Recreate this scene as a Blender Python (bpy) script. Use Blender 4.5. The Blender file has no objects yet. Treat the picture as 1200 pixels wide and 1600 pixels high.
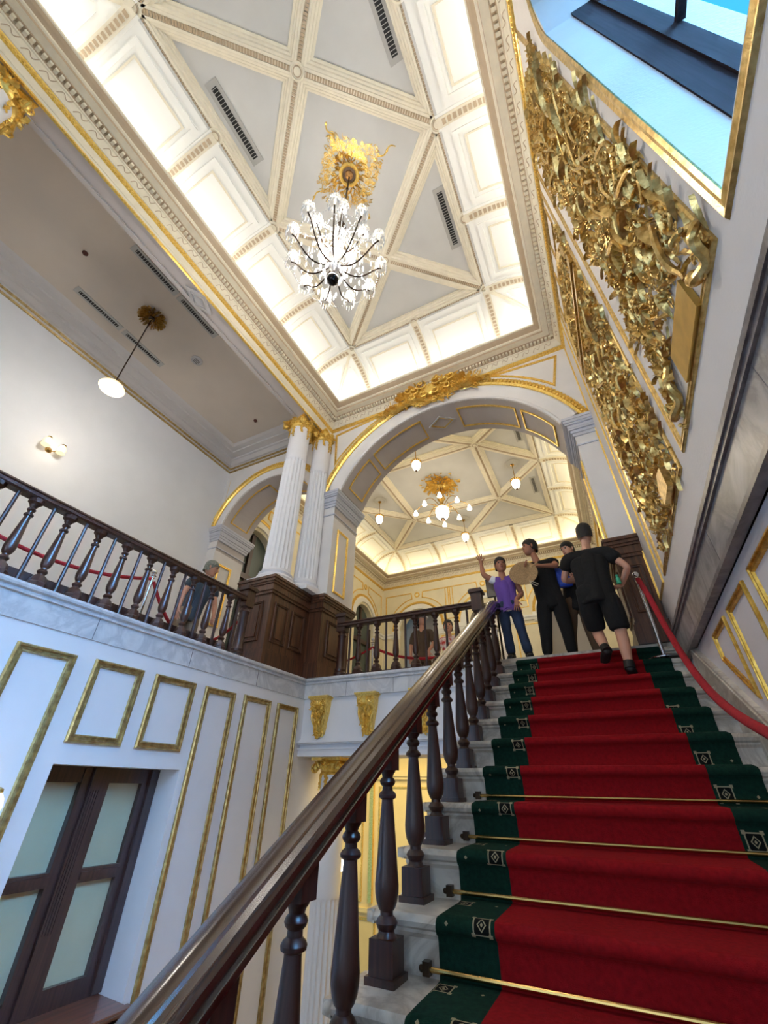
import bpy, math, random
from math import sin, cos, pi, sqrt, atan2, radians
from mathutils import Vector, Matrix

# ------------------------------------------------------------------ camera, world, big lights, exposure
SC = bpy.context.scene
COL = SC.collection
F_PX = 640.9
cam_d = bpy.data.cameras.new('camera')
cam = bpy.data.objects.new('camera', cam_d)
COL.objects.link(cam)
cam_d.sensor_fit = 'VERTICAL'
cam_d.sensor_height = 36.0
cam_d.lens = 36.0 * F_PX / 1600.0
cam_d.clip_start = 0.05
cam_d.clip_end = 200
RC = ((0.89413059, 0.447608, 0.01332511), (-0.2396902, 0.5035102, -0.83007595), (-0.37825797, 0.7390024, 0.55749113))
cam.matrix_world = Matrix((
    (RC[0][0], -RC[1][0], -RC[2][0], 0),
    (RC[0][1], -RC[1][1], -RC[2][1], 0),
    (RC[0][2], -RC[1][2], -RC[2][2], 0),
    (0, 0, 0, 1)))
SC.camera = cam
SC.view_settings.view_transform = 'Standard'
SC.view_settings.look = 'None'
SC.view_settings.gamma = 1.0
SC.view_settings.use_curve_mapping = False
SC.view_settings.exposure = 0.32

def lin(c):
    return tuple((v / 255.0 / 12.92) if v / 255.0 <= 0.04045 else ((v / 255.0 + 0.055) / 1.055) ** 2.4 for v in c)

world = bpy.data.worlds.new('sky')
SC.world = world
world.use_nodes = True
wn = world.node_tree.nodes
wn['Background'].inputs[0].default_value = (*lin((70, 190, 250)), 1)
wn['Background'].inputs[1].default_value = 1.0

def area(name, loc, direction, sx, sy, power, color, spread=180, xaxis=(1, 0, 0)):
    d = bpy.data.lights.new(name, 'AREA')
    d.shape = 'RECTANGLE'
    d.size = sx
    d.size_y = sy
    d.energy = power
    d.color = lin(color)
    d.spread = radians(spread)
    o = bpy.data.objects.new(name, d)
    COL.objects.link(o)
    o.location = loc
    zl = -Vector(direction).normalized()          # local +Z
    xl = Vector(xaxis)
    xl = (xl - zl * xl.dot(zl)).normalized()
    yl = zl.cross(xl)
    o.rotation_euler = Matrix((xl, yl, zl)).transposed().to_euler()
    return o

def point(name, loc, power, color, r=0.05):
    d = bpy.data.lights.new(name, 'POINT')
    d.energy = power
    d.color = lin(color)
    d.shadow_soft_size = r
    o = bpy.data.objects.new(name, d)
    COL.objects.link(o)
    o.location = loc
    return o

WARM = (255, 236, 205)
WHITE = (255, 253, 250)
# LED strips in the coves of the stair hall
COVE_P = 10.5
area('cove_light', (-3.58, 1.65, 6.47), (0.2, 0, 1), 0.10, 6.2, COVE_P, WHITE, 160)
area('cove_light', (0.56, 1.65, 6.47), (-0.2, 0, 1), 0.10, 6.2, COVE_P, WHITE, 160)
area('cove_light', (-1.5, 4.76, 6.47), (0, -0.2, 1), 4.0, 0.10, COVE_P * 0.7, WHITE, 160)
area('cove_light', (-1.5, -1.46, 6.47), (0, 0.2, 1), 4.0, 0.10, COVE_P * 0.7, WHITE, 160)
# LED strips in the coves of the far room
COVE_F = 14
area('cove_light', (-6.25, 9.1, 6.47), (0.55, 0, 1), 0.10, 6.4, COVE_F, (255, 238, 196))
area('cove_light', (0.68, 9.1, 6.47), (-0.55, 0, 1), 0.10, 6.4, COVE_F, (255, 238, 196))
area('cove_light', (-2.77, 12.42, 6.47), (0, -0.55, 1), 6.6, 0.10, COVE_F, (255, 238, 196))
area('cove_light', (-2.77, 5.9, 6.47), (0, 0.55, 1), 6.6, 0.10, COVE_F, (255, 238, 196))
# daylight through the tall window, and an added fill from behind the camera
sun_d = bpy.data.lights.new('window_daylight', 'SUN')
sun_d.energy = 26.0
sun_d.angle = radians(38)
sun_d.color = lin((120, 188, 255))
sun = bpy.data.objects.new('window_daylight', sun_d)
COL.objects.link(sun)
sun.location = (6, -3, 8)
sun.rotation_euler = Vector((-1, 0.32, -0.8)).to_track_quat('-Z', 'Y').to_euler()
area('stair_foot_fill', (-1.6, -4.7, 0.6), (-0.25, 1, 0.12), 3.6, 2.6, 82, (244, 244, 255))  # unseen fill lamp, added to brighten the lower left wall and column

# ------------------------------------------------------------------ materials
def new_mat(name):
    m = bpy.data.materials.new(name)
    m.use_nodes = True
    return m, m.node_tree.nodes, m.node_tree.links, m.node_tree.nodes['Principled BSDF']

def plain(name, c, rough=0.6, metal=0.0, noise=0.0, scale=8.0, bump=0.0, bscale=40.0, c2=None, spec=0.5, coat=0.0):
    m, N, L, B = new_mat(name)
    B.inputs['Base Color'].default_value = (*lin(c), 1)
    B.inputs['Roughness'].default_value = rough
    B.inputs['Metallic'].default_value = metal
    B.inputs['Specular IOR Level'].default_value = spec
    B.inputs['Coat Weight'].default_value = coat
    B.inputs['Coat Roughness'].default_value = 0.12
    if noise > 0 or bump > 0:
        tc = N.new('ShaderNodeTexCoord')
    if noise > 0:
        n = N.new('ShaderNodeTexNoise')
        n.inputs['Scale'].default_value = scale
        n.inputs['Detail'].default_value = 5
        L.new(tc.outputs['Object'], n.inputs['Vector'])
        r = N.new('ShaderNodeValToRGB')
        a = lin(c)
        b = lin(c2) if c2 else tuple(v * (1 - noise) for v in a)
        r.color_ramp.elements[0].position = 0.35
        r.color_ramp.elements[1].position = 0.65
        r.color_ramp.elements[0].color = (*b, 1)
        r.color_ramp.elements[1].color = (*a, 1)
        L.new(n.outputs['Fac'], r.inputs['Fac'])
        L.new(r.outputs['Color'], B.inputs['Base Color'])
    if bump > 0:
        n2 = N.new('ShaderNodeTexNoise')
        n2.inputs['Scale'].default_value = bscale
        n2.inputs['Detail'].default_value = 4
        L.new(tc.outputs['Object'], n2.inputs['Vector'])
        bp = N.new('ShaderNodeBump')
        bp.inputs['Strength'].default_value = bump
        bp.inputs['Distance'].default_value = 0.02
        L.new(n2.outputs['Fac'], bp.inputs['Height'])
        L.new(bp.outputs['Normal'], B.inputs['Normal'])
    return m

def emit(name, c, s):
    m, N, L, B = new_mat(name)
    B.inputs['Base Color'].default_value = (*lin(c), 1)
    B.inputs['Emission Color'].default_value = (*lin(c), 1)
    B.inputs['Emission Strength'].default_value = s
    return m

def wood(name, c1, c2, rough=0.3, axis='Z', scale=3.0, coat=0.3, rot=0.0):
    m, N, L, B = new_mat(name)
    tc = N.new('ShaderNodeTexCoord')
    mp = N.new('ShaderNodeMapping')
    s = {'X': (.6, 16, 16), 'Y': (16, .6, 16), 'Z': (16, 16, .6)}[axis]
    mp.inputs['Scale'].default_value = s
    n = N.new('ShaderNodeTexNoise')
    n.inputs['Scale'].default_value = scale
    n.inputs['Detail'].default_value = 6
    n.inputs['Distortion'].default_value = 0.6
    r = N.new('ShaderNodeValToRGB')
    r.color_ramp.elements[0].position = 0.3
    r.color_ramp.elements[1].position = 0.7
    r.color_ramp.elements[0].color = (*lin(c1), 1)
    r.color_ramp.elements[1].color = (*lin(c2), 1)
    m0 = N.new('ShaderNodeMapping')
    m0.inputs['Rotation'].default_value = (rot, 0, 0)
    L.new(tc.outputs['Object'], m0.inputs['Vector'])
    L.new(m0.outputs['Vector'], mp.inputs['Vector'])
    L.new(mp.outputs['Vector'], n.inputs['Vector'])
    L.new(n.outputs['Fac'], r.inputs['Fac'])
    L.new(r.outputs['Color'], B.inputs['Base Color'])
    B.inputs['Roughness'].default_value = rough
    B.inputs['Coat Weight'].default_value = coat
    B.inputs['Coat Roughness'].default_value = 0.15
    return m

def marble(name, c1, c2, scale=2.2, rough=0.3):
    m, N, L, B = new_mat(name)
    tc = N.new('ShaderNodeTexCoord')
    n = N.new('ShaderNodeTexNoise')
    n.inputs['Scale'].default_value = scale
    n.inputs['Detail'].default_value = 9
    n.inputs['Roughness'].default_value = 0.62
    n.inputs['Distortion'].default_value = 1.6
    r = N.new('ShaderNodeValToRGB')
    e = r.color_ramp.elements
    e[0].position = 0.36
    e[0].color = (*lin(c1), 1)
    e[1].position = 0.62
    e[1].color = (*lin(c1), 1)
    v = e.new(0.47)
    v.color = (*lin(c2), 1)
    v2 = e.new(0.53)
    v2.color = (*[(a + b) / 2 for a, b in zip(lin(c1), lin(c2))], 1)
    L.new(tc.outputs['Object'], n.inputs['Vector'])
    L.new(n.outputs['Fac'], r.inputs['Fac'])
    L.new(r.outputs['Color'], B.inputs['Base Color'])
    B.inputs['Roughness'].default_value = rough
    return m

WALL = plain('wall_paint', (236, 233, 230), 0.7, noise=0.05, scale=3, bump=0.08, bscale=60)
WALLB = plain('stairwell_paint', (232, 233, 238), 0.6, noise=0.04, scale=3)
GREYP = plain('grey_white_paint', (196, 192, 190), 0.7, noise=0.05, scale=2)
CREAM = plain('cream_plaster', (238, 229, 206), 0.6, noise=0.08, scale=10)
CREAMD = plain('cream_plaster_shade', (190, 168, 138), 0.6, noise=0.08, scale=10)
CEILW = plain('ceiling_flat', (208, 207, 202), 0.7, noise=0.05, scale=3)
COVEM = plain('cove_plaster', (248, 247, 240), 0.7)
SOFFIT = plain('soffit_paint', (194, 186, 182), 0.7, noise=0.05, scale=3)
YWALL = plain('pale_yellow_paint', (244, 236, 206), 0.6, noise=0.05, scale=4)
YWALL2 = plain('lower_room_paint', (234, 216, 158), 0.6, noise=0.05, scale=4)
COLW = plain('column_white', (238, 238, 242), 0.45)
GOLD = plain('gilding', (234, 190, 92), 0.32, metal=0.85, noise=0.5, scale=26, c2=(190, 142, 54), bump=0.15, bscale=90)
GOLDY = plain('bright_gilding', (252, 220, 128), 0.32, metal=0.75, noise=0.3, scale=40, c2=(228, 186, 88), bump=0.12, bscale=60)
GOLDD = plain('aged_gilding', (196, 172, 116), 0.34, metal=0.85, noise=0.6, scale=22, c2=(150, 124, 78), bump=0.12, bscale=70)
GOLDR = plain('relief_gilding', (230, 200, 132), 0.30, metal=0.9, noise=0.6, scale=30, c2=(184, 150, 84), bump=0.10, bscale=70)
MARB = marble('white_marble', (216, 217, 220), (190, 192, 197), 2.4)
MARBS = marble('step_marble', (216, 207, 192), (176, 165, 150), 3.0, 0.4)
MARBG = marble('grey_marble', (176, 172, 168), (132, 127, 124), 2.6)
WOODD = wood('dark_baluster_wood', (38, 19, 14), (70, 38, 28), 0.36, coat=0.12)
WOODR = wood('handrail_wood', (34, 18, 12), (76, 46, 30), 0.22, 'Y', 2.2, 0.6, -0.5275)
WOODP = wood('pedestal_mahogany', (52, 30, 19), (106, 66, 42), 0.42, 'Z', 2.0, 0.15)
WOODW = wood('window_wood', (40, 22, 20), (68, 40, 34), 0.4)
DARKW = wood('sash_wood', (40, 30, 30), (60, 46, 46), 0.9, coat=0)
DARKW.node_tree.nodes['Principled BSDF'].inputs['Specular IOR Level'].default_value = 0.1
BRASS = plain('brass', (196, 160, 96), 0.25, metal=1.0)
BRASSD = plain('dark_bronze', (70, 56, 44), 0.35, metal=0.9)
CHROME = plain('chrome', (225, 225, 228), 0.12, metal=1.0)
BLACKM = plain('vent_black', (20, 20, 20), 0.6)
GRILLE = plain('grille_grey', (176, 174, 168), 0.5)
FLOORM = marble('floor_marble', (196, 186, 170), (150, 140, 125), 1.5, 0.25)
VELVET = plain('red_velvet', (176, 20, 34), 0.85, bump=0.3, bscale=300, noise=0.25, scale=40)
PANE = plain('frosted_pane', (190, 182, 152), 0.6, noise=0.06, scale=5)
GLOW = emit('lit_glass', (255, 232, 186), .85)
GLOWW = emit('lit_white_glass', (255, 246, 230), 4.0)
BULB = emit('lit_bulb', (255, 232, 190), 14.0)
CRYS = plain('crystal', (255, 255, 255), 0.25, spec=0.8)
CRYS.node_tree.nodes['Principled BSDF'].inputs['Transmission Weight'].default_value = 0.45
GLASS = plain('window_glass', (255, 255, 255), 0.0)
GLASS.node_tree.nodes['Principled BSDF'].inputs['Transmission Weight'].default_value = 1.0
GLASS.node_tree.nodes['Principled BSDF'].inputs['IOR'].default_value = 1.02
SKIN = plain('skin', (205, 150, 122), 0.5)
SKIN2 = plain('tanned_skin', (166, 110, 82), 0.5)
HAIRB = plain('black_hair', (26, 22, 22), 0.5, bump=0.5, bscale=150)
HAIRG = plain('grey_hair', (150, 140, 130), 0.6, bump=0.5, bscale=150)
CLBLACK = plain('black_cloth', (12, 12, 13), 0.9, bump=0.3, bscale=30)
CLWHITE = plain('white_cloth', (230, 230, 232), 0.8)
CLPURP = plain('purple_cloth', (104, 72, 156), 0.85, bump=0.3, bscale=25)
CLJEAN = plain('blue_denim', (46, 62, 92), 0.9, noise=0.3, scale=12)
CLKHAK = plain('khaki_cloth', (142, 122, 96), 0.9, noise=0.15, scale=12)
CLBROWN = plain('brown_cloth', (92, 72, 54), 0.9, noise=0.15, scale=12)
CLBLUE = plain('blue_nylon', (40, 78, 190), 0.5)
CLSLATE = plain('slate_cloth', (62, 76, 88), 0.9)
STRAW = plain('woven_straw', (196, 160, 112), 0.8, noise=0.3, scale=60, bump=0.6, bscale=80)
SHOE = plain('black_shoe', (20, 19, 18), 0.6)
GREENP = plain('green_plastic', (60, 170, 130), 0.4)
SIGNF = plain('sign_face', (120, 110, 96), 0.4)

def carpet_mat():
    m, N, L, B = new_mat('stair_runner')
    def mth(op, a, b=None, c=None):
        n = N.new('ShaderNodeMath')
        n.operation = op
        for i, v in enumerate((a, b, c)):
            if v is None:
                continue
            if isinstance(v, (int, float)):
                n.inputs[i].default_value = v
            else:
                L.new(v, n.inputs[i])
        return n.outputs[0]
    uv = N.new('ShaderNodeUVMap')
    sep = N.new('ShaderNodeSeparateXYZ')
    L.new(uv.outputs[0], sep.inputs[0])
    u, v = sep.outputs[0], sep.outputs[1]
    green = mth('MAXIMUM', mth('LESS_THAN', u, -0.585), mth('GREATER_THAN', u, 0.375))
    tot = None
    dots = None
    P = 0.50
    for cu, off in ((-0.635, 0.0), (-0.775, 0.26), (0.425, 0.10), (0.555, 0.36)):
        a = mth('ABSOLUTE', mth('SUBTRACT', u, cu))
        b = mth('ABSOLUTE', mth('SUBTRACT', mth('MODULO', mth('ADD', v, 20 * P + off), P), P / 2))
        mx = mth('MAXIMUM', a, b)
        sq = mth('MULTIPLY', mth('GREATER_THAN', mx, 0.029), mth('LESS_THAN', mx, 0.0345))
        s1 = mth('ADD', a, mth('MULTIPLY', b, 0.8))
        dm = mth('MULTIPLY', mth('GREATER_THAN', s1, 0.0135), mth('LESS_THAN', s1, 0.0185))
        ct = mth('LESS_THAN', s1, 0.006)
        co = mth('MULTIPLY', mth('GREATER_THAN', mth('MINIMUM', a, b), 0.026), mth('LESS_THAN', mx, 0.041))
        t = mth('MAXIMUM', mth('MAXIMUM', sq, dm), mth('MAXIMUM', ct, co))
        tot = t if tot is None else mth('MAXIMUM', tot, t)
        b2 = mth('ABSOLUTE', mth('SUBTRACT', mth('MODULO', mth('ADD', v, 20 * P + off + P / 2), P), P / 2))
        d = mth('LESS_THAN', mth('ADD', a, b2), 0.008)
        dots = d if dots is None else mth('MAXIMUM', dots, d)
        inn = mth('LESS_THAN', mx, 0.03)
        dots_in = inn if cu == -0.635 else mth('MAXIMUM', dots_in, inn)
    pat = mth('MAXIMUM', tot, dots)
    nz = N.new('ShaderNodeTexNoise')
    nz.inputs['Scale'].default_value = 55
    nz.inputs['Detail'].default_value = 5
    tc = N.new('ShaderNodeTexCoord')
    L.new(tc.outputs['Object'], nz.inputs['Vector'])
    def mix(f, a, b):
        x = N.new('ShaderNodeMix')
        x.data_type = 'RGBA'
        if isinstance(f, float):
            x.inputs[0].default_value = f
        else:
            L.new(f, x.inputs[0])
        for i, q in ((6, a), (7, b)):
            if isinstance(q, tuple):
                x.inputs[i].default_value = (*lin(q), 1)
            else:
                L.new(q, x.inputs[i])
        return x.outputs[2]
    red = mix(nz.outputs['Fac'], (108, 9, 14), (174, 20, 28))
    grn = mix(nz.outputs['Fac'], (8, 26, 22), (24, 66, 50))
    grn = mix(dots_in, grn, (18, 20, 18))
    grn = mix(pat, grn, (168, 156, 124))
    c = mix(green, red, grn)
    L.new(c, B.inputs['Base Color'])
    B.inputs['Roughness'].default_value = 0.95
    B.inputs['Specular IOR Level'].default_value = 0.15
    n2 = N.new('ShaderNodeTexNoise')
    n2.inputs['Scale'].default_value = 420
    L.new(tc.outputs['Object'], n2.inputs['Vector'])
    bp = N.new('ShaderNodeBump')
    bp.inputs['Strength'].default_value = 0.7
    bp.inputs['Distance'].default_value = 0.01
    L.new(n2.outputs['Fac'], bp.inputs['Height'])
    L.new(bp.outputs['Normal'], B.inputs['Normal'])
    return m
CARPET = carpet_mat()

# ------------------------------------------------------------------ mesh builder
def poly_offset(poly, d):
    """offset a counter-clockwise polygon outward by d (mitred)"""
    n = len(poly)
    out = []
    for i in range(n):
        p0, p1, p2 = Vector(poly[i - 1]), Vector(poly[i]), Vector(poly[(i + 1) % n])
        e1, e2 = (p1 - p0).normalized(), (p2 - p1).normalized()
        n1, n2 = Vector((e1.y, -e1.x)), Vector((e2.y, -e2.x))
        b = n1 + n2
        k = d / max(1e-6, b.dot(n1))
        out.append(tuple(p1 + b * k))
    return out

class MB:
    def __init__(s):
        s.v, s.f, s.m, s.s, s.uv = [], [], [], [], None
    def add(s, vs, fs, m=0, smooth=False):
        o = len(s.v)
        s.v += [tuple(p) for p in vs]
        for f in fs:
            s.f.append(tuple(i + o for i in f))
            s.m.append(m)
            s.s.append(smooth)
        return s
    def box(s, x0, x1, y0, y1, z0, z1, m=0):
        v = [(x, y, z) for z in (z0, z1) for y in (y0, y1) for x in (x0, x1)]
        return s.add(v, [(0, 2, 3, 1), (4, 5, 7, 6), (0, 1, 5, 4), (2, 6, 7, 3), (0, 4, 6, 2), (1, 3, 7, 5)], m)
    def quad(s, a, b, c, d, m=0):
        return s.add([a, b, c, d], [(0, 1, 2, 3)], m)
    def prism(s, poly, z0, z1, m=0, P=None):
        P = P or (lambda u, v, h: (u, v, h))
        n = len(poly)
        v = [P(p[0], p[1], z0) for p in poly] + [P(p[0], p[1], z1) for p in poly]
        f = [tuple(range(n))[::-1], tuple(range(n, 2 * n))]
        f += [(i, (i + 1) % n, n + (i + 1) % n, n + i) for i in range(n)]
        return s.add(v, f, m)
    def layers(s, poly, lay, m=0):
        for L_ in lay:
            s.prism(poly_offset(poly, L_[2]), L_[0], L_[1], L_[3] if len(L_) > 3 else m)
        return s
    def loft(s, rings, m=0, smooth=True, cap=True, closed=True):
        n = len(rings[0])
        v = [p for r in rings for p in r]
        f = []
        for i in range(len(rings) - 1):
            for j in range(n if closed else n - 1):
                k = (j + 1) % n
                f.append((i * n + j, i * n + k, (i + 1) * n + k, (i + 1) * n + j))
        if cap and closed:
            f.append(tuple(range(n))[::-1])
            f.append(tuple(range((len(rings) - 1) * n, len(rings) * n)))
        return s.add(v, f, m, smooth)
    def lathe(s, prof, c=(0, 0, 0), n=20, m=0, smooth=True, rot=0.0, flute=0, fd=0.0, axis=None):
        rings = []
        q = Vector((0, 0, 1)).rotation_difference(Vector(axis)) if axis is not None else None
        for r, z in prof:
            ring = []
            for j in range(n):
                a = 2 * pi * j / n + rot
                p = Vector((r * cos(a), r * sin(a), z))
                if q:
                    p = q @ p
                ring.append((c[0] + p.x, c[1] + p.y, c[2] + p.z))
            rings.append(ring)
        return s.loft(rings, m, smooth)
    def tube(s, pts, r, n=8, m=0, smooth=True):
        pts = [Vector(p) for p in pts]
        R = r if isinstance(r, (list, tuple)) else [r] * len(pts)
        rings = []
        ref = None
        for i, p in enumerate(pts):
            t = (pts[min(i + 1, len(pts) - 1)] - pts[max(i - 1, 0)])
            if t.length < 1e-9:
                t = Vector((0, 0, 1))
            t.normalize()
            if ref is None:
                ref = Vector((0, 0, 1)) if abs(t.z) < 0.9 else Vector((1, 0, 0))
            a = t.cross(ref)
            if a.length < 1e-6:
                a = t.orthogonal()
            a.normalize()
            b = t.cross(a).normalized()
            ref = -b if False else b.cross(t) * -1 if False else ref
            rings.append([tuple(p + (a * cos(2 * pi * k / n) + b * sin(2 * pi * k / n)) * R[i]) for k in range(n)])
        return s.loft(rings, m, smooth)
    def sphere(s, c, r, m=0, nu=12, nv=8):
        rx, ry, rz = r if isinstance(r, (tuple, list)) else (r, r, r)
        rings = []
        for i in range(1, nv):
            t = pi * i / nv
            rings.append([(c[0] + rx * sin(t) * cos(2 * pi * j / nu), c[1] + ry * sin(t) * sin(2 * pi * j / nu), c[2] - rz * cos(t)) for j in range(nu)])
        return s.loft(rings, m, True)
    def band(s, loops, m=0, closed=True, smooth=False):
        """loops: list of point lists of same length; quads between successive loops"""
        n = len(loops[0])
        v = [p for l in loops for p in l]
        f = []
        for i in range(len(loops) - 1):
            for j in range(n if closed else n - 1):
                k = (j + 1) % n
                f.append((i * n + j, i * n + k, (i + 1) * n + k, (i + 1) * n + j))
        return s.add(v, f, m, smooth)
    def frame(s, poly, w, h, P, m=0):
        prof = [(0, 0), (0, .6 * h), (.14 * w, h), (.34 * w, h), (.42 * w, .55 * h), (.66 * w, .5 * h), (.74 * w, .75 * h), (.9 * w, .7 * h), (w, 0)]
        loops = []
        for d, hh in prof:
            loops.append([P(p[0], p[1], hh) for p in poly_offset(poly, -d)])
        return s.band(loops, m)
    def arc(s, cu, cv, prof, a0, a1, n, P, m=0):
        """prof [(radius,height)] swept along an arc in plane map P"""
        loops = []
        for r, h in prof:
            loops.append([P(cu + r * cos(a0 + (a1 - a0) * i / n), cv + r * sin(a0 + (a1 - a0) * i / n), h) for i in range(n + 1)])
        return s.band(loops, m, closed=False, smooth=True)
    def build(s, name, mats, parent=None, sharp=35, loc=None):
        me = bpy.data.meshes.new(name)
        if loc is None and parent is not None:
            loc = tuple(parent.matrix_world.translation) if parent.type != 'EMPTY' else tuple(parent['_w'])
        off = Vector(loc) if loc is not None else Vector((0, 0, 0))
        me.from_pydata([tuple(Vector(p) - off) for p in s.v], [], s.f)
        mats = mats if isinstance(mats, (list, tuple)) else [mats]
        for mm in mats:
            me.materials.append(mm)
        me.polygons.foreach_set('material_index', s.m)
        me.polygons.foreach_set('use_smooth', s.s)
        if s.uv:
            l = me.uv_layers.new(name='UVMap')
            for poly in me.polygons:
                for li in poly.loop_indices:
                    l.data[li].uv = s.uv[me.loops[li].vertex_index]
        me.validate()
        if any(s.s):
            me.set_sharp_from_angle(angle=radians(sharp))
        o = bpy.data.objects.new(name, me)
        COL.objects.link(o)
        if parent is not None:
            o.parent = parent
            pw = Vector(parent['_w']) if '_w' in parent else Vector((0, 0, 0))
            o.location = off - pw
            o['_w'] = tuple(off)
        elif loc is not None:
            o.location = off
        if parent is None:
            o['_w'] = tuple(off)
        return o

def tag(o, label, cat, group=None, kind=None):
    o['label'] = label
    o['category'] = cat
    if group:
        o['group'] = group
    if kind:
        o['kind'] = kind
    return o

def thing(name, loc, label, cat, group=None):
    o = bpy.data.objects.new(name, None)
    o.empty_display_size = 0.1
    COL.objects.link(o)
    o.location = loc
    o['_w'] = tuple(float(a) for a in loc)
    return tag(o, label, cat, group)

def struct(name, mb, mats, parent=None):
    o = mb.build(name, mats, parent)
    if parent is None:
        o['kind'] = 'structure'
    return o

TR = [0]
def trim(mb, mats, parent=None):
    TR[0] += 1
    return struct('trim_%d' % TR[0], mb, mats)

def copy_tree(o, parent=None, loc=None):
    c = o.copy()
    COL.objects.link(c)
    if parent is not None:
        c.parent = parent
    if loc is not None:
        c.location = loc
    for ch in list(o.children):
        copy_tree(ch, c)
    return c

PX = lambda X, s=1: (lambda u, v, h: (X + s * h, u, v))     # plane x = X, u=y v=z, raised toward s*x
PY = lambda Y, s=-1: (lambda u, v, h: (u, Y + s * h, v))    # plane y = Y, u=x v=z
PZ = lambda Z, s=-1: (lambda u, v, h: (u, v, Z + s * h))    # plane z = Z, u=x v=y
def rect(u0, u1, v0, v1):
    return [(u0, v0), (u1, v0), (u1, v1), (u0, v1)]

def arch_wall(mb, P, u0, u1, z0, z1, ops, t, m=0, seg=20, mj=None):
    """wall slab from u0..u1, z0..z1 with arched/rect openings; P(u,v,h): h=0 front, h=-t back
    ops: (ua, ub, bottom, spring, func or None) func(u)->top z"""
    mj = m if mj is None else mj
    us = sorted(set([u0, u1] + [o[0] for o in ops] + [o[1] for o in ops]))
    grid = []
    for a, b in zip(us[:-1], us[1:]):
        op = next((o for o in ops if o[0] - 1e-6 <= a and b <= o[1] + 1e-6), None)
        k = seg if (op and op[4]) else 1
        for i in range(k):
            grid.append((a + (b - a) * i / k, a + (b - a) * (i + 1) / k, op))
    for a, b, op in grid:
        def slab(za, zb, za2, zb2, bottom):
            for h in (0, -t):
                mb.quad(P(a, za, h), P(b, zb, h), P(b, zb2, h), P(a, za2, h), m)
            if bottom:
                mb.quad(P(a, za, 0), P(b, zb, 0), P(b, zb, -t), P(a, za, -t), mj)
        if op is None:
            slab(z0, z0, z1, z1, True)
        else:
            fa, fb = (op[4](a), op[4](b)) if op[4] else (op[3], op[3])
            slab(fa, fb, z1, z1, True)
            if op[2] > z0:
                slab(z0, z0, op[2], op[2], True)
                mb.quad(P(a, op[2], 0), P(b, op[2], 0), P(b, op[2], -t), P(a, op[2], -t), mj)
        mb.quad(P(a, z1, 0), P(b, z1, 0), P(b, z1, -t), P(a, z1, -t), m)
    for o in ops:
        for u in (o[0], o[1]):
            zt = o[4](u) if o[4] else o[3]
            mb.quad(P(u, o[2], 0), P(u, zt, 0), P(u, zt, -t), P(u, o[2], -t), mj)
    for u in (u0, u1):
        if not any(abs(o[0] - u) < 1e-6 or abs(o[1] - u) < 1e-6 for o in ops):
            mb.quad(P(u, z0, 0), P(u, z1, 0), P(u, z1, -t), P(u, z0, -t), m)

def circ(cu, cz, R):
    return lambda u: cz + sqrt(max(0.0, R * R - (u - cu) ** 2))

# ------------------------------------------------------------------ key dimensions (metres, z = 0 at eye level)
FL = 1.2375      # upper floor level
GZ = -3.40       # ground floor
LX = -3.70       # stairwell left wall
FY = 4.93        # arch wall, front face
BY = 5.70        # arch wall, back face
RX = 0.75        # right wall
HALL = (-3.75, 0.75, -1.63, 4.93)
FAR = (-6.42, 0.85, 5.70, 12.60)
def nos(k):
    return 1.799 + 0.309 * (k - 1), -0.596 + 0.18 * (k - 1)

# ------------------------------------------------------------------ walls
mb = MB()
arch_wall(mb, PX(LX), -1.63, 4.93, GZ, 0.985, [(2.04, 3.16, -1.40, 0.11, None)], 0.36)
mb.quad((LX, 4.93, GZ), (LX, 4.93, .985), (LX - .36, 4.93, .985), (LX - .36, 4.93, GZ))
struct('wall_left', mb, WALLB)
mb = MB()
mb.box(-7.0, LX, -6.0, -1.63, GZ, 7.4)
mb.box(LX, 0.76, -5.2, -5.0, GZ, -1.2)
mb.box(LX, 0.76, -5.2, -5.0, 2.4, 7.4)
mb.box(LX, 1.3, -1.95, -1.63, 3.0, 7.3)
mb.box(.9, 1.3, -5.2, -1.63, .985, 7.3)
mb.box(LX, 1.3, -5.2, -1.95, 3.0, 3.1)
mb.box(LX - .2, LX, -5.2, -1.63, GZ, 7.3)
struct('wall_back', mb, WALL)
# upper gallery walls
mb = MB()
mb.box(-6.8, -6.52, -1.63, 4.93, 0.98, 6.5)
struct('wall_gallery', mb, plain('gallery_paint', (238, 240, 243), 0.7, noise=0.04, scale=2))
# arch wall
mb = MB()
XC, ZC, RI = -1.53, 3.68, 2.01
GC, GZC, GR = -5.15, 4.20, 1.16
gh = sqrt(GR ** 2 - 0.19 ** 2)
arch_wall(mb, PY(FY), -6.80, RX + 0.1, 3.9, 7.3, [
    (GC - gh, GC + gh, 3.9, 4.39, circ(GC, GZC, GR)),
    (-3.50, 0.47, 3.9, 4.42, lambda u: circ(XC, ZC, RI)(min(max(u, XC - 1.87), XC + 1.87)))], BY - FY, 0, 36, 1)
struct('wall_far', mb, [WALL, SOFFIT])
for a_, b_, z_ in ((-6.80, GC - gh, FL), (GC + gh, -3.50, 2.45), (.47, RX - .001, 2.45)):
    mb = MB()
    mb.box(a_, b_, FY, BY, z_, 3.9)
    struct('wall_pier', mb, WALL)
# right wall with the tall window
mb = MB()
arch_wall(mb, PX(RX, -1), -1.63, 5.72, 0.985, 7.3, [(-0.97, 0.97, 1.66, 4.52, circ(0, 4.52, 0.97))], 0.55, 0, 20)
struct('wall_right', mb, plain('right_wall_paint', (232, 226, 220), 0.7, noise=0.05, scale=3, bump=0.1, bscale=60))
mb = MB()
mb.box(0.76, 1.3, -5.2, 5.7, GZ, 0.985)
struct('wall_stair', mb, plain('stair_wall_paint', (224, 218, 216), 0.7, noise=0.05, scale=3, bump=0.1, bscale=60))
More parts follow.
